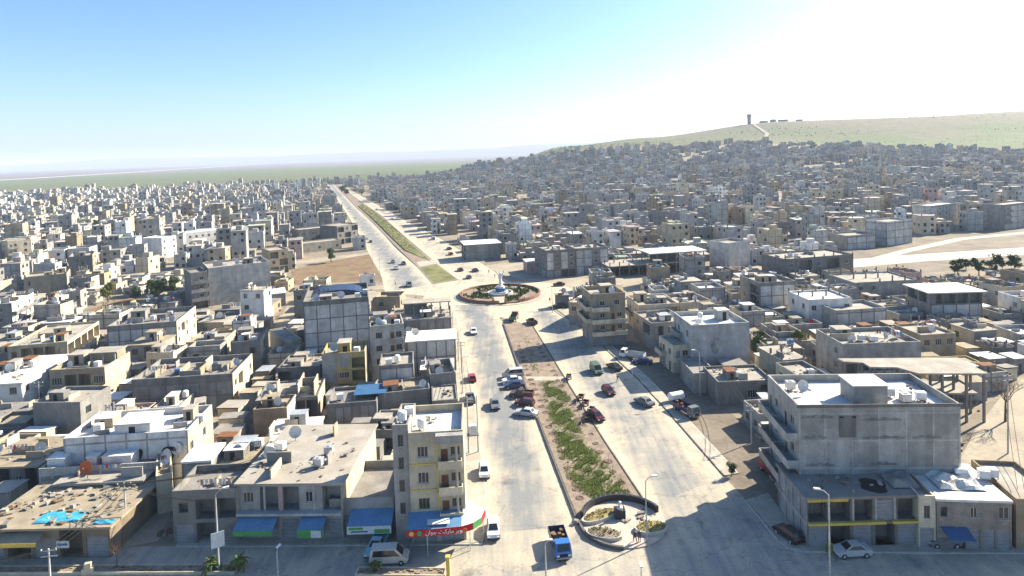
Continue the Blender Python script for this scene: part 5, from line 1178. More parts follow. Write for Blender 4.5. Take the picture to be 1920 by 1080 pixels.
def vehicle(kind, col, px, py, heading, label, cat='car', name=None, z=0.013):
    p = G(px, py); t = thing(name or {'van': 'van', 'pickup': 'pickup_truck'}.get(kind, 'car'), label, cat, (p.x, p.y, z), R(heading), 'road vehicles')
    d = veh_parts(kind, col); prof, cb, ct, hw, zb, zt, wh = SP[kind]
    inst('body', d['body'], t)
    for nm in ('rear_window', 'side_window', 'windscreen', 'side_window2'): inst(nm.rstrip('2'), d[nm], t)
    for y in wh:
        for x in (-hw + .06, hw - .06): inst('wheel', wheel_mesh(.32), t, (x, y, .32))
    fy = prof[-2][0]; ry = prof[1][0]
    hl = shared('hl', lambda: MB().box(-.16, -.03, -.07, .16, .03, .07, 'lampglass').mesh('headlight')); tl = shared('tl', lambda: MB().box(-.13, -.03, -.09, .13, .03, .09, 'taillight').mesh('tail_light'))
    for x in (-hw + .22, hw - .22): inst('headlight', hl, t, (x, fy, .66)); inst('tail_light', tl, t, (x, ry - .0, .74))
    return t
def truck(px, py, heading, label, cab, bed, length=5.8, tilt=False, load=None, z=0.013):
    p = G(px, py); t = thing('truck', label, 'truck', (p.x, p.y, z), R(heading), 'road vehicles'); hl_ = length / 2; hw = 1.0
    mb = MB(); y0, y1 = hl_ - 1.55, hl_
    B4 = [(-hw, y0, .5), (hw, y0, .5), (hw, y1, .5), (-hw, y1, .5)]; T4 = [(-hw, y0, 1.25), (hw, y0, 1.25), (hw, y1 - .02, 1.2), (-hw, y1 - .02, 1.2)]; hexa(mb, B4, T4, 'paint_' + cab)
    U4 = [(-hw + .1, y0 + .05, 2.1), (hw - .1, y0 + .05, 2.1), (hw - .1, y1 - .4, 2.1), (-hw + .1, y1 - .4, 2.1)]; fs = hexa(mb, T4, U4, 'paint_' + cab)
    mb.obj('cab', t)
    for nm, q in zip(('rear_window', 'side_window', 'windscreen', 'side_window'), fs): g = MB(); g.face(quad_in(q, .8, .012), 'carglass'); g.obj(nm, t)
    MB().box(-.5, -hl_, .55, .5, y0, .72, 'rubber').obj('chassis', t)
    bm_ = 'paint_' + bed; b2 = MB(); b2.box(-hw - .05, -hl_, .74, hw + .05, y0 - .12, .86, bm_)
    for (a0, b0, a1, b1) in ((-hw - .05, -hl_, -hw, y0 - .12), (hw, -hl_, hw + .05, y0 - .12), (-hw, -hl_, hw, -hl_ + .06), (-hw, y0 - .18, hw, y0 - .12)): b2.box(a0, b0, .86, a1, b1, 1.55, bm_)
    b2.obj('cargo_bed', t)
    if load:
        lm = MB(); r = random.Random(int(px))
        for k in range(14): x, y, s = r.uniform(-.75, .75), r.uniform(-hl_ + .35, y0 - .4), r.uniform(.25, .5); lm.box(x - s / 2, y - s / 2, .86, x + s / 2, y + s / 2, .86 + s * r.uniform(.5, 1.6), load)
        lm.obj('load', t)
    for y in (hl_ - .85, -hl_ + 1.0):
        for x in (-hw + .12, hw - .12): inst('wheel', wheel_mesh(.42), t, (x, y, .42))
    for x in (-.7, .7): piece('headlight', t, 'lampglass', x - .15, y1 - .01, .72, x + .15, y1 + .03, .9)
    piece('bumper', t, 'metal', -hw, y1 - .02, .45, hw, y1 + .1, .6); piece('grille', t, 'rubber', -.5, y1 - .01, .68, .5, y1 + .02, 1.0)
    return t
def trike(px, py, heading, label, col='maroon'):
    p = G(px, py); t = thing('cargo_motorcycle', label, 'motorcycle', (p.x, p.y, .013), R(heading), 'parked motorcycles by the median')
    m = 'paint_' + col
    b = MB(); b.box(-.55, -1.5, .55, .55, .1, .63, m); [b.box(a0, b0, .63, a1, b1, .95, m) for a0, b0, a1, b1 in ((-.55, -1.5, -.51, .1), (.51, -1.5, .55, .1), (-.51, -1.5, .51, -1.46), (-.51, .06, .51, .1))]; b.obj('cargo_box', t)
    MB().tube([(0, .1, .6), (0, .7, .75), (0, 1.1, .8), (0, 1.3, 1.05)], [.1, .14, .1, .05], 8, 'rubber').obj('frame', t)
    MB().tube([(-.4, 1.1, 1.12), (0, 1.28, 1.08), (.4, 1.1, 1.12)], .025, 5, 'metal').obj('handlebar', t); MB().tube([(0, 1.3, 1.0), (0, 1.5, .3)], .04, 5, 'metal').obj('fork', t)
    piece('saddle', t, 'rubber', -.16, .3, .82, .16, .9, .92)
    for q in ((0, 1.5), (-.5, -.8), (.5, -.8)): inst('wheel', wheel_mesh(.3), t, (q[0], q[1], .3))
    return t
BV = 7.0
truck(1050, 1030, 187, 'small truck with blue cab and open dark bed driving out of the boulevard', 'blue', 'navy', 5.2, load='wood')
vehicle('hatch', 'white', 925, 1000, 183, 'white hatchback parked at the corner by the red shop canopy')
vehicle('hatch', 'white', 908, 890, 184, 'white hatchback parked halfway along the corner block pavement')
vehicle('van', 'beige', 731, 1053, -88, 'cream minivan parked side-on in front of the shops', 'van')
vehicle('pickup', 'teal', 708, 1030, 172, 'pale turquoise pickup parked behind the cream minivan', 'pickup')
vehicle('sedan', 'silver', 1597, 1040, 92, 'pale saloon car parked side-on at the kerb of the burnt podium')
vehicle('hatch', 'black', 1478, 1008, 20, 'black hatchback parked on the pavement beside the burnt podium')
truck(1450, 893, 5, 'red truck parked in shade beside the large grey block', 'red', 'maroon', 5.6)
vehicle('hatch', 'grey', 1768, 1022, 88, 'grey car under the dark blue sheet awning')
vehicle('van', 'silver', 962, 707, 100, 'silver van, rearmost of the vehicles nosed in to the median', 'van')
vehicle('sedan', 'white', 960, 718, 98, 'white saloon parked between the silver van and the navy saloon')
vehicle('sedan', 'navy', 964, 727, 97, 'navy saloon parked beside the white saloon at the median')
vehicle('pickup', 'brown', 978, 744, 75, 'brown pickup nosed in to the median', 'pickup')
vehicle('hatch', 'maroon', 984, 760, 70, 'dark maroon hatchback next to the brown pickup')
vehicle('sedan', 'silver', 987, 779, 68, 'silver saloon, nearest of the cars nosed in to the median')
vehicle('sedan', 'grey', 928, 763, 187, 'dark grey saloon driving down the near carriageway')
vehicle('hatch', 'red', 885, 713, 8, 'red hatchback parked along the shop pavement')
vehicle('pickup', 'grey', 882, 752, 8, 'grey pickup parked behind the red hatchback', 'pickup')
vehicle('sedan', 'white', 888, 625, 187, 'white saloon driving away from the roundabout')
vehicle('van', 'green', 1118, 698, 190, 'grey-green van on the carriageway beside the parking lane', 'van')
vehicle('sedan', 'black', 1152, 692, 25, 'black car stopped at the parking lane kerb')
vehicle('hatch', 'maroon', 1141, 738, 195, 'maroon hatchback driving in the middle of the carriageway')
vehicle('sedan', 'grey', 1208, 758, 30, 'grey saloon in the house shadow at the island kerb')
truck(1286, 775, 205, 'dark truck with blue bed parked on the dirt lane', 'grey', 'navy', 6.2, load='rust')
truck(1186, 672, 60, 'white truck parked in shade on the parking lane', 'white', 'silver', 6.0)
vehicle('sedan', 'navy', 1205, 682, 70, 'dark saloon in the shade next to the white truck')
trike(1066, 713, 170, 'dark cargo motorcycle standing at the upper median kerb', 'grey')
trike(1086, 752, 150, 'cargo motorcycle beside the maroon hatchback lane at the median', 'brown'); trike(1096, 763, 155, 'maroon cargo motorcycle, middle of the cluster at the median kerb', 'maroon'); trike(1106, 776, 150, 'dark cargo motorcycle next to the pinkish hatchback at the median', 'grey')
vehicle('hatch', 'maroon', 1119, 786, 200, 'dark pinkish hatchback parked at the median kerb beside the cargo motorcycles')
trike(1098, 792, 140, 'dark cargo motorcycle on the soil edge behind the pinkish hatchback', 'black')
truck(964, 600, 350, 'green-backed truck at the tip of the median by the roundabout', 'red', 'green', 5.5)
vehicle('pickup', 'black', 997, 607, 20, 'black pickup beside the green-backed truck', 'pickup')
for k, (px, py, hd, kd, c, lab) in enumerate([(1048, 536, 95, 'sedan', 'black', 'black saloon on the side street behind the roundabout'), (1049, 577, 85, 'sedan', 'black', 'black saloon parked at the shop wing near the roundabout'),
        (767, 537, 197, 'van', 'grey', 'grey van entering the roundabout from the far boulevard'), (757, 496, 197, 'sedan', 'navy', 'navy car on the far boulevard abreast of the cross path'), (743, 505, 197, 'hatch', 'silver', 'silver hatchback on the far boulevard beside the vacant lot'), (737, 493, 197, 'hatch', 'grey', 'grey hatchback on the far boulevard next to the navy car'),
        (863, 508, 20, 'sedan', 'black', 'black car beside the grass plot of the far median'), (891, 509, 25, 'sedan', 'navy', 'navy car parked at the far kerb behind the roundabout'), (879, 522, 15, 'hatch', 'grey', 'grey hatchback nearest the roundabout on its far side'),
        (688, 450, 197, 'hatch', 'silver', 'silver hatchback at the bend of the far pavement'), (695, 455, 197, 'sedan', 'black', 'black saloon parked by the far corner house'), (667, 410, 17, 'sedan', 'white', 'white car far up the boulevard'), (655, 392, 197, 'van', 'white', 'white van far up the boulevard'), (812, 450, 17, 'van', 'silver', 'silver van by the white slab hall'), (842, 468, 25, 'sedan', 'black', 'black car parked outside the white slab hall'), (845, 478, 20, 'hatch', 'red', 'red hatchback outside the white slab hall'), (735, 412, 17, 'sedan', 'white', 'white saloon parked along the far shops'), (706, 395, 17, 'van', 'silver', 'silver van parked along the far shops')]):
    vehicle(kd, c, px, py, hd, lab, 'van' if kd == 'van' else 'car')
# pale drum on the dirt lane
p = G(1268, 752); o = MB().tube([(-1.6, 0, 1.0), (-1.45, 0, 1.0), (1.45, 0, 1.0), (1.6, 0, 1.0)], [.5, .85, .85, .5], 14, 'tank').box(-1, -.6, 0, -.85, .6, .3, 'metal').box(.85, -.6, 0, 1, .6, .3, 'metal').obj('storage_tank', None, (p.x, p.y, .01), R(20)); tag(o, 'pale cylindrical storage tank lying on the dirt lane', 'tank')

# ================================================================== PEOPLE
mp_, tp, bp_ = _new('clothes'); tc = tp.nodes.new('ShaderNodeTexCoord'); sx = tp.nodes.new('ShaderNodeSeparateXYZ'); rp = tp.nodes.new('ShaderNodeValToRGB'); mr_ = tp.nodes.new('ShaderNodeMapRange'); mr_.inputs[2].default_value = 1.75
tp.links.new(tc.outputs['Object'], sx.inputs[0]); tp.links.new(sx.outputs[2], mr_.inputs[0]); tp.links.new(mr_.outputs[0], rp.inputs[0]); tp.links.new(rp.outputs[0], bp_.inputs['Base Color'])
rp.color_ramp.interpolation = 'CONSTANT'; e = rp.color_ramp.elements; e[0].position = 0; e[0].color = (.02, .02, .02, 1); e[1].position = .05; e[1].color = (.03, .03, .045, 1)
for pos, c in ((.53, (.05, .05, .06, 1)), (.85, (.35, .2, .13, 1)), (.955, (.02, .015, .01, 1))): q = e.new(pos); q.color = c
def person_mesh(stride):
    V = [(0, 0, .95), (0, 0, 1.2), (0, 0, 1.42), (0, 0, 1.52), (0, .02, 1.62), (0, .02, 1.72), (-.1, 0, .9), (-.11, stride, .5), (-.11, stride * 1.3 - .05, .08), (-.11, stride * 1.3 + .12, .04), (.1, 0, .9), (.11, -stride * .6, .5), (.11, -stride * 1.6 - .05, .08), (.11, -stride * 1.6 + .12, .04),
         (-.2, 0, 1.4), (-.27, -stride * .5, 1.12), (-.27, -stride * .5 + .12, .86), (-.26, -stride * .5 + .16, .78), (.2, 0, 1.4), (.27, stride * .5, 1.12), (.27, stride * .5 + .12, .86), (.26, stride * .5 + .16, .78)]
    E_ = [(0, 1), (1, 2), (2, 3), (3, 4), (4, 5), (0, 6), (6, 7), (7, 8), (8, 9), (0, 10), (10, 11), (11, 12), (12, 13), (2, 14), (14, 15), (15, 16), (16, 17), (2, 18), (18, 19), (19, 20), (20, 21)]
    rad = [.15, .14, .16, .06, .1, .08, .1, .065, .045, .04, .1, .065, .045, .04, .065, .05, .038, .04, .065, .05, .038, .04]
    me = bpy.data.meshes.new('person'); me.from_pydata(V, E_, []); o = link(bpy.data.objects.new('tmp', me)); md = o.modifiers.new('s', 'SKIN'); ss = o.modifiers.new('u', 'SUBSURF'); ss.levels = 1
    for k, r in enumerate(rad): me.skin_vertices[0].data[k].radius = (r, r * .8 if k < 3 else r)
    me.skin_vertices[0].data[0].use_root = True
    dg = bpy.context.evaluated_depsgraph_get(); out = bpy.data.meshes.new_from_object(o.evaluated_get(dg)); bpy.data.objects.remove(o)
    out.materials.clear(); out.materials.append(MATS['clothes']); return out
PM = [person_mesh(.0), person_mesh(.22)]
for px, py, k, a, lab in ((1191, 1019, 1, 20, 'person in dark clothes walking past the planter bed, taller of the pair'), (1199, 1018, 0, 10, 'person in dark clothes standing beside the lamp post by the planter'), (1158, 716, 1, 100, 'person in dark clothes crossing the carriageway alone'), (1031, 567, 1, 200, 'person in dark clothes walking at the roundabout edge'), (866, 556, 0, 90, 'person in dark clothes standing left of the roundabout wall'), (917, 513, 1, 30, 'person in dark clothes on the far pavement'), (928, 521, 0, 60, 'person in dark clothes behind the monument'), (742, 536, 1, 90, 'person in dark clothes crossing below the vacant lot')):
    p = G(px, py); o = link(bpy.data.objects.new('person', PM[k])); o.location = (p.x, p.y, .014); o.rotation_euler = (0, 0, R(a)); tag(o, lab, 'person', 'people on the street')

# ================================================================== POLES AND WIRES
def yh(px): return 285 - (px - 960) * math.tan(-ROLL)
def pole_h(px, ytop, ybase): return 50 * (1 - (ytop - yh(px)) / (ybase - yh(px)))
def lamp(px, ytop, ybase, label, arm=1.2, face=90, boards=False, bw=.75, double=False, wires=False, base=None):
    p = base or G(px, ybase); h = pole_h(px, ytop, ybase) if base is None else base.w
    t = thing('street_lamp', label, 'street lamp', (p.x, p.y, 0), R(face), 'street lamps')
    MB().tube([(0, 0, 0), (0, 0, h * .5), (0, 0, h - .5)], [.11, .09, .06], 8, 'concretepole').obj('pole', t)
    for s in ((1, -1) if double else (1,)):
        MB().tube([(0, 0, h - .55), (s * arm * .4, 0, h - .12), (s * arm, 0, h)], [.05, .045, .04], 6, 'concretepole').obj('arm', t)
        MB().box(s * arm - .35, -.13, h - .05, s * arm + .35, .13, h + .09, 'awningwhite').box(s * arm - .28, -.1, h - .08, s * arm + .28, .1, h - .05, 'lampglass').obj('lamp_head', t)
    if boards:
        for k, (dz, c) in enumerate(boards): b = piece('sign_board', t, c, -bw, -.12 - .05 * k, dz, bw, -.08 - .05 * k, dz + 1.1)
    MB().tube([(0, 0, 0), (0, 0, .25)], .2, 8, 'kerb').obj('base', t)
    return t, Vector((p.x, p.y, h))
lamp(1213, 892, 1018, 'slender lamp post in front of the round planter', face=10)
lamp(1556, 916, 1092, 'lamp post with small green board before the burnt podium', face=160, boards=[(3.4, 'leaf')], bw=.4)
lamp(411, 916, 1072, 'lamp post carrying two white boards before the shops', face=30, boards=[(3.1, 'awningwhite'), (3.9, 'awningwhite')])
lamp(522, 1026, 1098, 'short pole at the planter edge in front of the blue awnings', face=80, arm=.4)
lamp(1025, 1010, 1120, 'thin pole at the bottom of the junction', face=0, arm=.5)
lamp(1036, 538, 586, 'lamp post by the shop wing near the roundabout', face=180); lamp(1109, 566, 636, 'lamp post at the corner apartment house', face=180); lamp(1186, 690, 718, 'short post at the end of the parking lane', face=90, arm=.3)
lamp(1118, 590, 648, 'lamp post at the start of the island kerb', face=180); lamp(1313, 655, 742, 'lamp post in shade beside the plain grey block', face=180)
for k, (px, yt, yb) in enumerate(((850, 582, 640), (860, 618, 676), (868, 668, 738))): lamp(px, yt, yb, f'lamp post on the shop pavement, {("third", "second", "first")[k]} from the transformer poles', face=0)
for k in range(5):
    a = FL[1].lerp(FL[3], k / 4); lamp(0, 0, 0, f'far boulevard lamp post beside the vacant lot, {("first", "second", "third", "fourth", "fifth")[k]} from the roundabout', face=17, base=Vector((a.x - .6, a.y, 0, 8.5)))
lamp(1202, 0, 0, 'lamp post with broad white head at the very bottom of the junction', arm=.05, base=Vector((*G(1202, 1060, 11.0).to_2d(), 0, 11.0)))
o = COL.objects[-1]
def upole(px, ytop, ybase, label, cross=True, trafo=False):
    p = G(px, ybase); h = pole_h(px, ytop, ybase); t = thing('utility_pole', label, 'utility pole', (p.x, p.y, 0), R(8), 'utility poles')
    MB().tube([(0, 0, 0), (0, 0, h)], [.13, .09], 8, 'concretepole').obj('pole', t)
    if cross:
        for z in (h - .3, h - 1.0): piece('crossarm', t, 'metal', -.9, -.05, z, .9, .05, z + .1)
        for x in (-.8, 0.0, .8): piece('insulator', t, 'awningwhite', x - .05, -.05, h - .2, x + .05, .05, h - .02)
    if trafo:
        MB().tube([(1.6, 0, 0), (1.6, 0, h)], [.13, .09], 8, 'concretepole').obj('pole', t); piece('transformer', t, 'awningwhite', .2, -.5, 3.2, 1.4, .5, 4.7); piece('platform', t, 'metal', -.2, -.55, 3.05, 1.8, .55, 3.2)
    return Vector((p.x, p.y, h))
u1 = upole(95, 1027, 1100, 'utility pole at the near planter left of the bare tree'); u2 = upole(238, 903, 1010, 'utility pole at the alley mouth')
u3 = upole(879, 742, 850, 'twin utility poles carrying a white transformer beside the corner block', trafo=True); u4 = upole(866, 640, 700, 'utility pole on the shop pavement behind the transformer poles')
u5 = upole(1890, 700, 850, 'utility pole beside the bare tree on the dirt lane'); u6 = upole(1409, 758, 830, 'utility pole with rusty foot on the parking lane'); u7 = upole(1360, 462, 516, 'utility pole on the dirt street'); u8 = upole(75, 715, 772, 'utility pole beside the white blind-window house')
def wire(a, b_, label, n=3, sag=.7):
    t = thing('overhead_wire', label, 'wire', tuple(a))
    for k in range(n):
        o_ = Vector((-.8 + .8 * k, 0, -.1)); pts = [a.lerp(b_, s / 10) - a + o_ + Vector((0, 0, -sag * 4 * (s / 10) * (1 - s / 10))) for s in range(11)]
        MB().tube(pts, .035, 4, 'cable').obj('strand', t)
wire(u1, u2, 'overhead wires from the planter pole to the alley pole'); wire(u2, Vector((*on(C1, 2, 3)[:2], 9.5)), 'overhead wires from the alley pole over the rooftops'); wire(u3, u4, 'overhead wires along the shop pavement', 3, 1.0)
wire(u1, Vector((-75, 60, 9)), 'overhead wires leaving the planter pole to the street side', 2)

wire(Vector((*G(868, 738).to_2d(), pole_h(868, 668, 738) - .4)), Vector((*G(860, 676).to_2d(), pole_h(860, 618, 676) - .4)), 'overhead wires between the first two pavement lamp posts', 2)
wire(Vector((*G(411, 1072).to_2d(), 9.0)), u2, 'overhead wires from the two-board lamp post to the alley pole', 2); wire(u8, Vector((*on(O1, 4, 2)[:2], 9.0)), 'overhead wires from the blind-window house to the gallery house', 2)
wire(Vector((*G(1556, 1092).to_2d(), 9.5)), Vector((*on(PD, 3, 0)[:2], 6.0)), 'overhead wires from the green-board lamp post to the podium', 2); wire(u5, Vector((*on(RB3, 2, 2)[:2], 6.6)), 'overhead wires along the dirt lane', 2); wire(u6, Vector((*on(RH, 3, 2)[:2], 5.4)), 'overhead wires from the rusty-footed pole to the low grey house', 2)
# ================================================================== TREES AND PLANTS
def bare_tree_mesh(seed, h, spread=.5, twigs=5):
    r = random.Random(seed); mt, mc = MB(), MB(); top = Vector((.1, .05, h * .38))
    mt.tube([(0, 0, 0), (.04, .02, h * .2), tuple(top)], [h * .022, h * .018, h * .014], 7, 'bark')
    def grow(p, d, L_, rad, lev):
        e = p + d * L_; (mt if lev == 0 else mc).tube([p, p.lerp(e, .5) + Vector((r.uniform(-.05, .05), r.uniform(-.05, .05), 0)) * L_, e], [rad, rad * .75, rad * .5], 5 if lev < 2 else 3, 'bark' if lev == 0 else 'twig', cap=False)
        if lev < 3:
            for k in range(r.randint(3, twigs)):
                a = r.uniform(0, 6.28); q = (d + Vector((math.cos(a), math.sin(a), r.uniform(.0, .5))) * spread * 1.2).normalized(); grow(p.lerp(e, r.uniform(.45, 1)), q, L_ * r.uniform(.5, .75), rad * .5, lev + 1)
    for k in range(6):
        a = k * 1.05 + r.uniform(-.3, .3); grow(top * r.uniform(.8, 1), Vector((math.cos(a) * spread, math.sin(a) * spread, 1)).normalized(), h * .26, h * .009, 0)
    return mt.mesh('trunk'), mc.mesh('crown')
def leafy_mesh(seed, h, rx, leaf, m1, m2, trunk=.3, n=1500, shape='round'):
    r = random.Random(seed); mt, mc = MB(), MB()
    mt.tube([(0, 0, 0), (.03 * h, 0, h * trunk * .6), (0, .02 * h, h * (trunk + .25))], [h * .035, h * .028, h * .015], 7, 'bark')
    clumps = []
    for k in range(16 if shape == 'round' else 9):
        if shape == 'round':
            a = r.uniform(0, 6.28); q = r.uniform(.15, .8) * rx; z = h * r.uniform(trunk + .05, .95); f = 1 - abs((z / h - .62)) * .9; clumps.append((Vector((q * math.cos(a) * f, q * math.sin(a) * f, z)), rx * r.uniform(.22, .45)))
            if k < 6: mt.tube([(0, 0, h * trunk * .8), tuple(clumps[-1][0])], [h * .014, h * .005], 5, 'bark', cap=False)
        else:
            z = h * (.12 + .84 * k / 8); clumps.append((Vector((r.uniform(-.1, .1) * rx, r.uniform(-.1, .1) * rx, z)), rx * max(.18, math.sin(math.pi * (0.18 + .8 * k / 8))) * 1.0))
    for k in range(n):
        c, cr = r.choice(clumps); d = Vector((r.gauss(0, 1), r.gauss(0, 1), r.gauss(0, .9))).normalized(); p = c + d * cr * r.uniform(.55, 1.05); s = leaf * r.uniform(.6, 1.3)
        a = d.orthogonal().normalized(); a = (a + d * r.uniform(-.6, .6) + Vector((r.uniform(-.6, .6),) * 3)).normalized(); b_ = d.cross(a).normalized()
        mc.face([p - a * s - b_ * s * .4, p + a * s * .2 - b_ * s * .6, p + a * s + b_ * s * .3, p - a * s * .1 + b_ * s * .6], m1 if r.random() < .7 else m2)
    return mt.mesh('trunk'), mc.mesh('crown')
def tree(name, label, x, y, meshes, rz=0, sc=1.0, group=None, cat='tree', z=None):
    t = thing(name, label, cat, (x, y, H1(x, y) if z is None else z), rz, group); t.scale = (sc,) * 3
    inst('trunk', meshes[0], t); inst('crown', meshes[1], t); return t
bt = shared('bt1', lambda: bare_tree_mesh(3, 9.5, .55)); p = G(1885, 790); tree('bare_tree', 'large bare russet tree standing on the dirt lane', p.x, p.y, bt)
b2 = shared('bt2', lambda: bare_tree_mesh(5, 4.2, .45, 4)); p = G(219, 1068); tree('bare_tree', 'small bare street tree in the near planter', p.x, p.y, b2, 1); p = G(207, 1012); tree('bare_tree', 'bare tree beside the tarpaulin shops', p.x, p.y, b2, 2.2, 1.3)
p = G(38, 800); tree('bare_tree', 'russet bush-like bare tree before the white blind-window house', p.x, p.y, shared('bt3', lambda: bare_tree_mesh(9, 4.5, .9, 6)), 0, 1.1)
lt = [shared(('lt', k), lambda k=k: leafy_mesh(11 + k, 6.0, 2.6, .17, ('leaf', 'leafyellow', 'leafdark')[k], ('leafdark', 'leaf', 'leaf')[k], n=2600)) for k in range(3)]
for px, py, k, s, lab in ((203, 566, 1, 1.25, 'yellowish round tree at the edge of the bare orchard plot'), (255, 566, 2, .9, 'small dark tree between the yellowish tree and the green grove'), (283, 560, 0, 1.15, 'bright green tree, first of the orchard grove'), (303, 562, 2, 1.3, 'dark green broad tree in the middle of the orchard grove'), (327, 558, 0, 1.25, 'tall green tree at the end of the orchard grove'), (143, 550, 1, 1.0, 'brownish tree beyond the orchard plot'), (1424, 672, 2, 1.0, 'round green tree in the yard behind the plain grey block'), (1440, 676, 1, .7, 'low yellow-green shrub in the yard behind the plain grey block'), (1500, 662, 1, 1.0, 'russet-leaved tree among the walled yards'), (621, 492, 0, 1.1, 'green tree at the corner of the vacant lot'), (530, 540, 1, .9, 'thin tree in the street beside the vacant lot'), (1372, 893, 2, .35, 'dark low shrub at the end of the pavement island')):
    p = G(px, py); tree('tree', lab, p.x, p.y, lt[k], rng.uniform(0, 6), s, None, 'tree' if 'shrub' not in lab else 'shrub')
# far trees: cypresses and round trees among the houses
cy = [shared(('cy', k), lambda k=k: leafy_mesh(31 + k, 9.0, 1.3, .35, 'leafdark', 'leaf', .1, 420, 'cone')) for k in range(2)]
lf = [shared(('lf', k), lambda k=k: leafy_mesh(41 + k, 6.0, 3.0, .45, 'leafdark', 'leaf', .3, 420)) for k in range(2)]
def tplace(x, y): return ('beyond the vacant lot' if left_of(x, y) else 'on the slope behind the roundabout') if y < 700 else ('at the plain edge of the town' if left_of(x, y) else 'high on the hillside quarter')
k = 0; tr = random.Random(77)
while k < 110:
    y = 260 + 950 * tr.random() ** 1.1; x = tr.uniform(-.8, .8) * y
    if not is_free(x - 1, y - 1, 0, 2, 2) or town_mask(x, y) < .5: continue
    cyp = tr.random() < .6; k += 1
    tree('cypress_tree' if cyp else 'tree', f'{"slim dark cypress" if cyp else "round dark tree"} among the houses {tplace(x, y)}', x, y, (cy if cyp else lf)[k % 2], tr.uniform(0, 6), tr.uniform(.6, 1.15), 'trees among the town houses')
for k in range(26):
    x, y = -480 + k * 6.5 + tr.uniform(-3, 3), 1180 + tr.uniform(-20, 20); tree('cypress_tree', 'slim dark cypress in the long row at the plain edge', x, y, cy[k % 2], tr.uniform(0, 6), tr.uniform(1.0, 1.6), 'cypress row at the plain edge')
for k, (px, py) in enumerate(((645, 363), (640, 360), (650, 366))):
    p = G(px, py); tree('tree', f'dark broad tree in the far end of the boulevard median, {("largest", "left", "near")[k]} of three', p.x, p.y, lf[k % 2], k, (2.0, 1.5, 1.4)[k])
for k in range(9):
    p = G(1790 + 14 * k + 9 * math.sin(k * 5.1), 513 - k + 7 * math.sin(k * 2.7)); tree('tree', 'dark broad tree in the grove below the dirt road', p.x, p.y, lf[k % 2], k * 1.3, (.55, .95, .7, 1.05, .45)[k % 5], 'grove below the dirt road')
# palms
def palm(px, py, s, label):
    p = G(px, py); t = thing('palm_tree', label, 'palm', (p.x, p.y, 0)); r = random.Random(int(px)); t.scale = (s,) * 3
    MB().tube([(0, 0, 0), (.02, 0, .5), (0, .02, 1.1)], [.2, .17, .16], 8, 'bark').obj('trunk', t)
    cr = MB()
    for k in range(22):
        a = k * 2.4; el = r.uniform(.1, 1.2); L_ = r.uniform(1.0, 1.5); pts = [Vector((math.cos(a) * L_ * q * math.cos(el), math.sin(a) * L_ * q * math.cos(el), 1.05 + L_ * q * math.sin(el) - .75 * q * q * L_ * (1.25 - el * .6))) for q in (0, .33, .66, 1)]
        sd = Vector((-math.sin(a), math.cos(a), 0))
        for i in range(3):
            w0, w1 = (.06, .17, .14, .02)[i], (.06, .17, .14, .02)[i + 1]
            for sg in (-1, 1): cr.face([pts[i], pts[i + 1], pts[i + 1] + sd * w1 * sg * 1.2 - Vector((0, 0, .06)), pts[i] + sd * w0 * sg * 1.2 - Vector((0, 0, .04))], 'leafyellow' if r.random() < .45 else 'leaf')
    cr.obj('crown', t)
palm(396, 1072, 1.15, 'young palm beside the lamp post with two boards'); palm(448, 1068, 1.2, 'young palm at the planter end right of the two-board lamp post'); palm(704, 1074, .95, 'young palm in front of the cream minivan')
# ================================================================== planters at the bottom of the picture
def planter(label, a, b_, w=1.5):
    A_, B_ = G(*a), G(*b_); an = math.atan2(B_.y - A_.y, B_.x - A_.x); L_ = (B_ - A_).length; t = thing('planter', label, 'planter', (A_.x, A_.y, 0), an)
    for nm, (x0, y0, x1, y1) in zip(('front_wall', 'back_wall', 'end_wall', 'end_wall'), ((0, -w, L_, -w + .18), (0, -.18, L_, 0), (0, -w + .18, .18, -.18), (L_ - .18, -w + .18, L_, -.18))): piece(nm, t, 'cream', x0, y0, 0, x1, y1, .42)
    MB().box(.18, -w + .18, 0, L_ - .18, -.18, .3, 'soil').obj('soil_bed', t)
    mb = MB(); r = random.Random(3)
    for k in range(int(L_ * 3)):
        x, y, s = r.uniform(.4, L_ - .4), r.uniform(-w + .35, -.35), r.uniform(.1, .3); mb.prism([(x - s, y - s * .6), (x + s, y - s * .5), (x + s * .8, y + s * .6), (x - s * .7, y + s * .5)], .3, .3 + s * .5, r.choice(['pit', 'drygrass', 'soil', 'tan']))
    o = mb.obj('clods', t); o['kind'] = 'stuff'
planter('long low cream planter of bare soil along the street by the palms', (-60, 1066), (450, 1063)); planter('short cream planter of reddish soil ending at the yellow pillar', (672, 1068), (838, 1070))
p = G(841, 1085); o = MB().box(-.22, -.22, 0, .22, .22, 2.6, 'yellow').box(-.28, -.28, 2.6, .28, .28, 2.75, 'yellow').box(-.3, -.3, 0, .3, .3, .3, 'cream').obj('pillar', None, (p.x, p.y, 0)); tag(o, 'yellow masonry pillar at the end of the short planter', 'pillar')
p = G(165, 1078); tag(MB().box(-.6, -.3, 0, .6, .3, .9, 'cream').box(-.3, -.25, .9, .4, .25, 1.5, 'cream').obj('stone_block', None, (p.x, p.y, 0), .3), 'broken cream stone block leaning on the long planter', 'stone block')

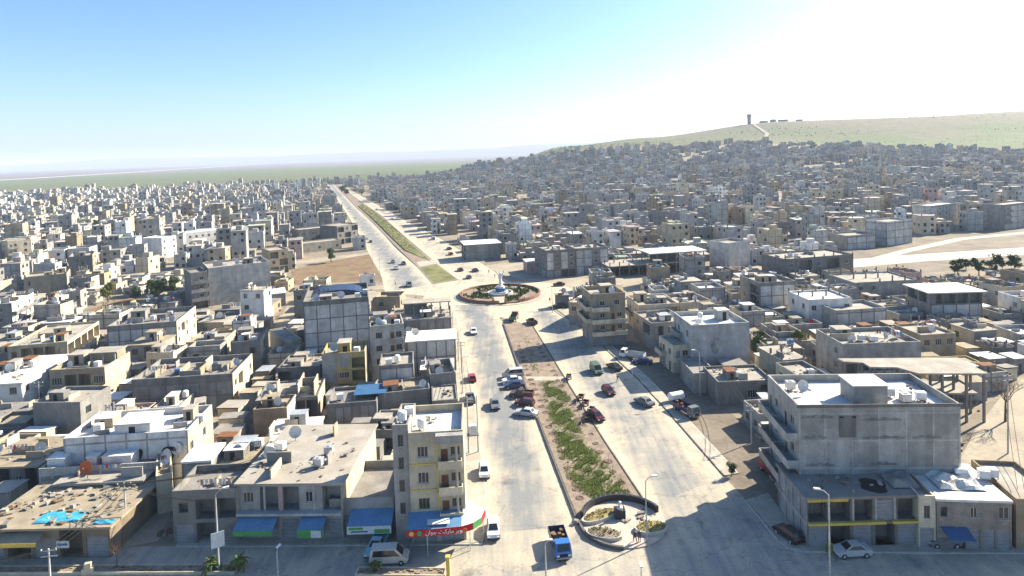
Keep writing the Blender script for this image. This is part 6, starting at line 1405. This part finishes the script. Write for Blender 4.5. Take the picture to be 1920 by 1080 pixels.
# ================================================================== round memorial at the tip of the median
mc = G(1168, 981); MR0 = 5.6
pl = thing('memorial', 'round paved memorial with dark curved wall and planted beds at the median tip', 'memorial', (mc.x, mc.y, 0))
def ring(r0, r1, a0, a1, z0, z1, m, n=24, sy=1.0):
    mb = MB(); an = np.linspace(a0, a1, n + 1)
    for k in range(n):
        c0, s0, c1, s1 = math.cos(an[k]), math.sin(an[k]), math.cos(an[k + 1]), math.sin(an[k + 1])
        mb.prism([(r0 * c0, r0 * s0 * sy), (r1 * c0, r1 * s0 * sy), (r1 * c1, r1 * s1 * sy), (r0 * c1, r0 * s1 * sy)], z0, z1, m)
    return mb
MB().prism([(MR0 * math.cos(a), MR0 * math.sin(a)) for a in np.linspace(0, 2 * math.pi, 36, endpoint=False)], 0, .16, 'pinkpave').obj('platform', pl)
ring(MR0 - .02, MR0 + .3, math.pi * 1.0, math.pi * 1.45, 0, .45, 'kerbshade').obj('kerb_wall', pl)
ring(MR0 - .35, MR0 + .05, math.pi * .12, math.pi * .93, .16, 1.0, 'blackstone').obj('curved_wall', pl)
for k in range(18):
    a = math.pi * (.14 + .77 * k / 17); MB().tube([((MR0 - .15) * math.cos(a), (MR0 - .15) * math.sin(a), 1.0), ((MR0 - .15) * math.cos(a), (MR0 - .15) * math.sin(a), 1.35)], .03, 5, 'galv').obj('rail_post', pl)
def bed(cx, cy_, rx, ry, rot, m):
    pts = [(cx + rx * math.cos(a) * math.cos(rot) - ry * math.sin(a) * math.sin(rot), cy_ + rx * math.cos(a) * math.sin(rot) + ry * math.sin(a) * math.cos(rot)) for a in np.linspace(0, 2 * math.pi, 20, endpoint=False)]
    MB().prism(pts, .161, .62, 'kerb').obj('bed_wall', pl); q = [((p_[0] - cx) * .88 + cx, (p_[1] - cy_) * .88 + cy_) for p_ in pts]; MB().prism(q, .622, .66, m).obj('bed_soil', pl)
    mb = MB(); r = random.Random(int(cx * 10))
    for k in range(140):
        a, rr = r.uniform(0, 6.28), r.uniform(0, .8) ** .6; x, y = cx + (rx * rr * math.cos(a)) * math.cos(rot) - (ry * rr * math.sin(a)) * math.sin(rot), cy_ + rx * rr * math.cos(a) * math.sin(rot) + ry * rr * math.sin(a) * math.cos(rot); s = r.uniform(.12, .3); t_ = r.uniform(0, 6.28)
        mb.face([(x - s * .4, y, .66), (x + s * .4, y + s * .2, .66), (x + s * math.cos(t_), y + s * math.sin(t_), .66 + s)], 'drygrass' if r.random() < .75 else 'grass')
    o = mb.obj('dry_plants', pl); o['kind'] = 'stuff'
bed(-2.9, 1.2, 2.9, 1.1, R(28), 'drygrass'); bed(-2.9, -2.9, 2.4, 1.2, R(-16), 'soil'); bed(3.4, -1.9, 2.2, 1.4, R(8), 'drygrass')
MB().box(-.9, .6, .161, .5, 1.9, 1.3, 'blackstone').obj('pedestal', pl); MB().tube([(-.2, 1.2, 1.3), (-.2, 1.2, 1.6), (-.2, 1.2, 1.75), (-.2, 1.2, 1.95), (-.2, 1.2, 2.25), (-.2, 1.2, 2.35)], [.42, .38, .15, .2, .22, .08], 12, 'galv').obj('bust', pl)
mark([(mc.x + 6.4 * math.cos(a), mc.y + 6.4 * math.sin(a)) for a in np.linspace(0, 6.28, 20)])
# ================================================================== roundabout
ra_ = thing('roundabout_island', 'round island with low red wall and planted beds', 'roundabout', (RC.x, RC.y, 0))
MB().prism([(13.6 * math.cos(a), 13.6 * math.sin(a)) for a in np.linspace(0, 2 * math.pi, 48, endpoint=False)], 0, .5, 'soil').obj('soil_bed', ra_)
for k in range(40):
    if k in (30, 31, 32): continue
    MB().prism([(r_ * math.cos(a), r_ * math.sin(a)) for r_, a in ((13.6, 2 * math.pi * k / 40), (14.2, 2 * math.pi * k / 40), (14.2, 2 * math.pi * (k + .97) / 40), (13.6, 2 * math.pi * (k + .97) / 40))], 0, 1.15 + .05 * (k % 2), 'redbrick').obj('wall_section', ra_)
ring(14.2, 16.2, 0, 2 * math.pi, .0, .14, 'pave', 40).obj('apron', ra_)
piece('path', ra_, 'pave', -2.0, -14.0, .5, 1.6, -5.0, .54)
for x in (-2.4, 1.6): piece('gate_pillar', ra_, 'redbrick', x, -14.3, 0, x + .8, -13.5, 1.7)
ring(4.0, 4.5, 0, 2 * math.pi, .5, 1.2, 'framepale', 28).obj('basin_wall', ra_); MB().prism([(4.0 * math.cos(a), 4.0 * math.sin(a)) for a in np.linspace(0, 2 * math.pi, 28, endpoint=False)], .5, .9, 'water').obj('basin_water', ra_)
mb = MB(); r = random.Random(8)
for k in range(1500):
    a, q = r.uniform(0, 6.28), r.uniform(5, 13); x, y = q * math.cos(a), q * math.sin(a)
    if -2.2 < x < 1.8 and y < 0 or math.sin(a * 4) + math.sin(q) < -.3: continue
    s = r.uniform(.3, .9); t_ = r.uniform(0, 6.28); mb.face([(x - s * .4, y, .5), (x + s * .4, y + s * .2, .5), (x + .4 * s * math.cos(t_), y + .4 * s * math.sin(t_), .5 + s)], r.choice(['drygrass', 'grass', 'leaf', 'leafdark']))
o = mb.obj('bed_plants', ra_); o['kind'] = 'stuff'
mn = thing('monument', 'white stepped monument with tall winged column on the roundabout', 'monument', (RC.x + .2, RC.y, .9))
for k, (r_, z0_, z1_) in enumerate(((2.6, 0, .5), (1.9, .5, 1.6), (1.4, 1.6, 2.3))): MB().prism([(r_ * math.cos(a), r_ * math.sin(a)) for a in np.linspace(0, 2 * math.pi, 8, endpoint=False)], z0_, z1_, 'marble' if k != 1 else 'bluesheet').obj('plinth', mn)
MB().tube([(0, 0, 2.3), (.05, 0, 3.5), (-.05, 0, 4.6), (0, 0, 5.6), (.08, 0, 6.3), (.1, 0, 6.9), (.1, 0, 7.15)], [.85, .6, .5, .58, .32, .3, .1], 12, 'marble').obj('figure_column', mn)
for s in (-1, 1): MB().tube([(0, 0, 5.4), (s * .8, 0, 6.3), (s * 1.3, 0, 7.6), (s * 1.5, 0, 8.2)], [.28, .24, .16, .05], 8, 'marble').obj('wing', mn)
for k, (x, y) in enumerate(((-7.5, 3), (-4.5, -5.5), (6.5, 4.5), (7.2, -3.0), (-9.0, -1.5), (3.0, 8.0))): tree('shrub', f'dark round shrub on the roundabout island, {("by the far left bed", "before the basin", "behind the basin", "by the path side", "near the left wall", "at the back wall")[k]}', RC.x + x, RC.y + y, lf[k % 2], k, (.32, .25, .3, .26, .24, .3)[k], 'shrubs on the roundabout', 'shrub', z=.5)
# ================================================================== hilltop
hx, hy = 700, 1880; hz = H1(hx, hy)
wt = thing('water_tower', 'grey tower block standing alone on the hill crest', 'tower', (hx, hy, hz - 1))
MB().tube([(0, 0, 0), (0, 0, 22), (0, 0, 23), (0, 0, 30)], [5, 5, 6.5, 6.5], 14, 'grey').obj('shaft', wt); MB().tube([(0, 0, 30), (0, 0, 31.5)], [7, 2], 14, 'cement').obj('cap', wt)
for k, (dx, dy, w, h) in enumerate(((45, 30, 22, 6), (75, 25, 14, 8), (105, 40, 26, 7), (150, 20, 16, 5))):
    x, y = hx + dx, hy + dy; t = thing('hilltop_house', f'low grey hilltop house, {("nearest", "second", "third", "farthest")[k]} from the tower on the crest', 'house', (x, y, H1(x, y) - 1.5), 0, 'houses on the hill crest')
    MB().box(0, 0, 0, w, 10, h, 'block').obj('wall', t); MB().box(-.4, -.4, h, w + .4, 10.4, h + .4, 'cement').obj('roof', t)
    for q in range(3): piece('window', t, 'pane', w * (.15 + .28 * q), -.05, h * .5, w * (.15 + .28 * q) + 1.6, .05, h * .75)
# scrub and stones on the bare slopes
mb = MB(); r = random.Random(91)
for k in range(1700):
    y = r.uniform(1180, 2000); x = r.uniform(-100, .86 * y)
    if town_mask(x, y) > .1: continue
    s = r.uniform(.4, 1.5) * (1.8 if math.sin(x / 90) + math.sin(y / 70 + x / 200) > .9 else 1); z = H1(x, y) - .2; a = r.uniform(0, 3)
    mb.face([(x - s, y, z), (x + s * .9, y + .3 * s, z), (x + s * .5, y, z + s * .7), (x - s * .4, y + .1, z + s * .9)], r.choice(['leafdark', 'leafyellow', 'drygrass', 'rubble'])); mb.face([(x - .5 * s, y - s, z), (x + .4 * s, y + s, z), (x + .2 * s, y + .2 * s, z + s * .8)], r.choice(['leafdark', 'leafyellow', 'rubble']))
stuff(mb.obj('scrub'), 'low scrub and stones scattered over the bare hill slope', 'scrub')
# ================================================================== haze
hb = MB().box(-16500, -300, -3, 16500, 16500, 215, 'cable').obj('haze'); hb['kind'] = 'stuff'; hb['label'] = 'thin pale haze over the town and plain'; hb['category'] = 'haze'
hm = bpy.data.materials.new('haze'); hm.use_nodes = True; hn = hm.node_tree; hn.nodes.clear(); ho = hn.nodes.new('ShaderNodeOutputMaterial'); hv = hn.nodes.new('ShaderNodeVolumePrincipled')
hv.inputs['Color'].default_value = (0.66, 0.80, 1.0, 1); hv.inputs['Density'].default_value = 0.0001; hv.inputs['Anisotropy'].default_value = 0.0
hn.links.new(hv.outputs[0], ho.inputs['Volume']); hb.data.materials.clear(); hb.data.materials.append(hm); hm.cycles.homogeneous_volume = True if hasattr(hm.cycles, 'homogeneous_volume') else None
dup = {k: v for k, v in LABELS.items() if len(v) > 1 and any(g is None for _, g in v)}
if dup: print('DUP LABELS', dup)
bad = [k for k in LABELS if not 4 <= len(k.split()) <= 16]
if bad: print('LONG LABELS', bad)
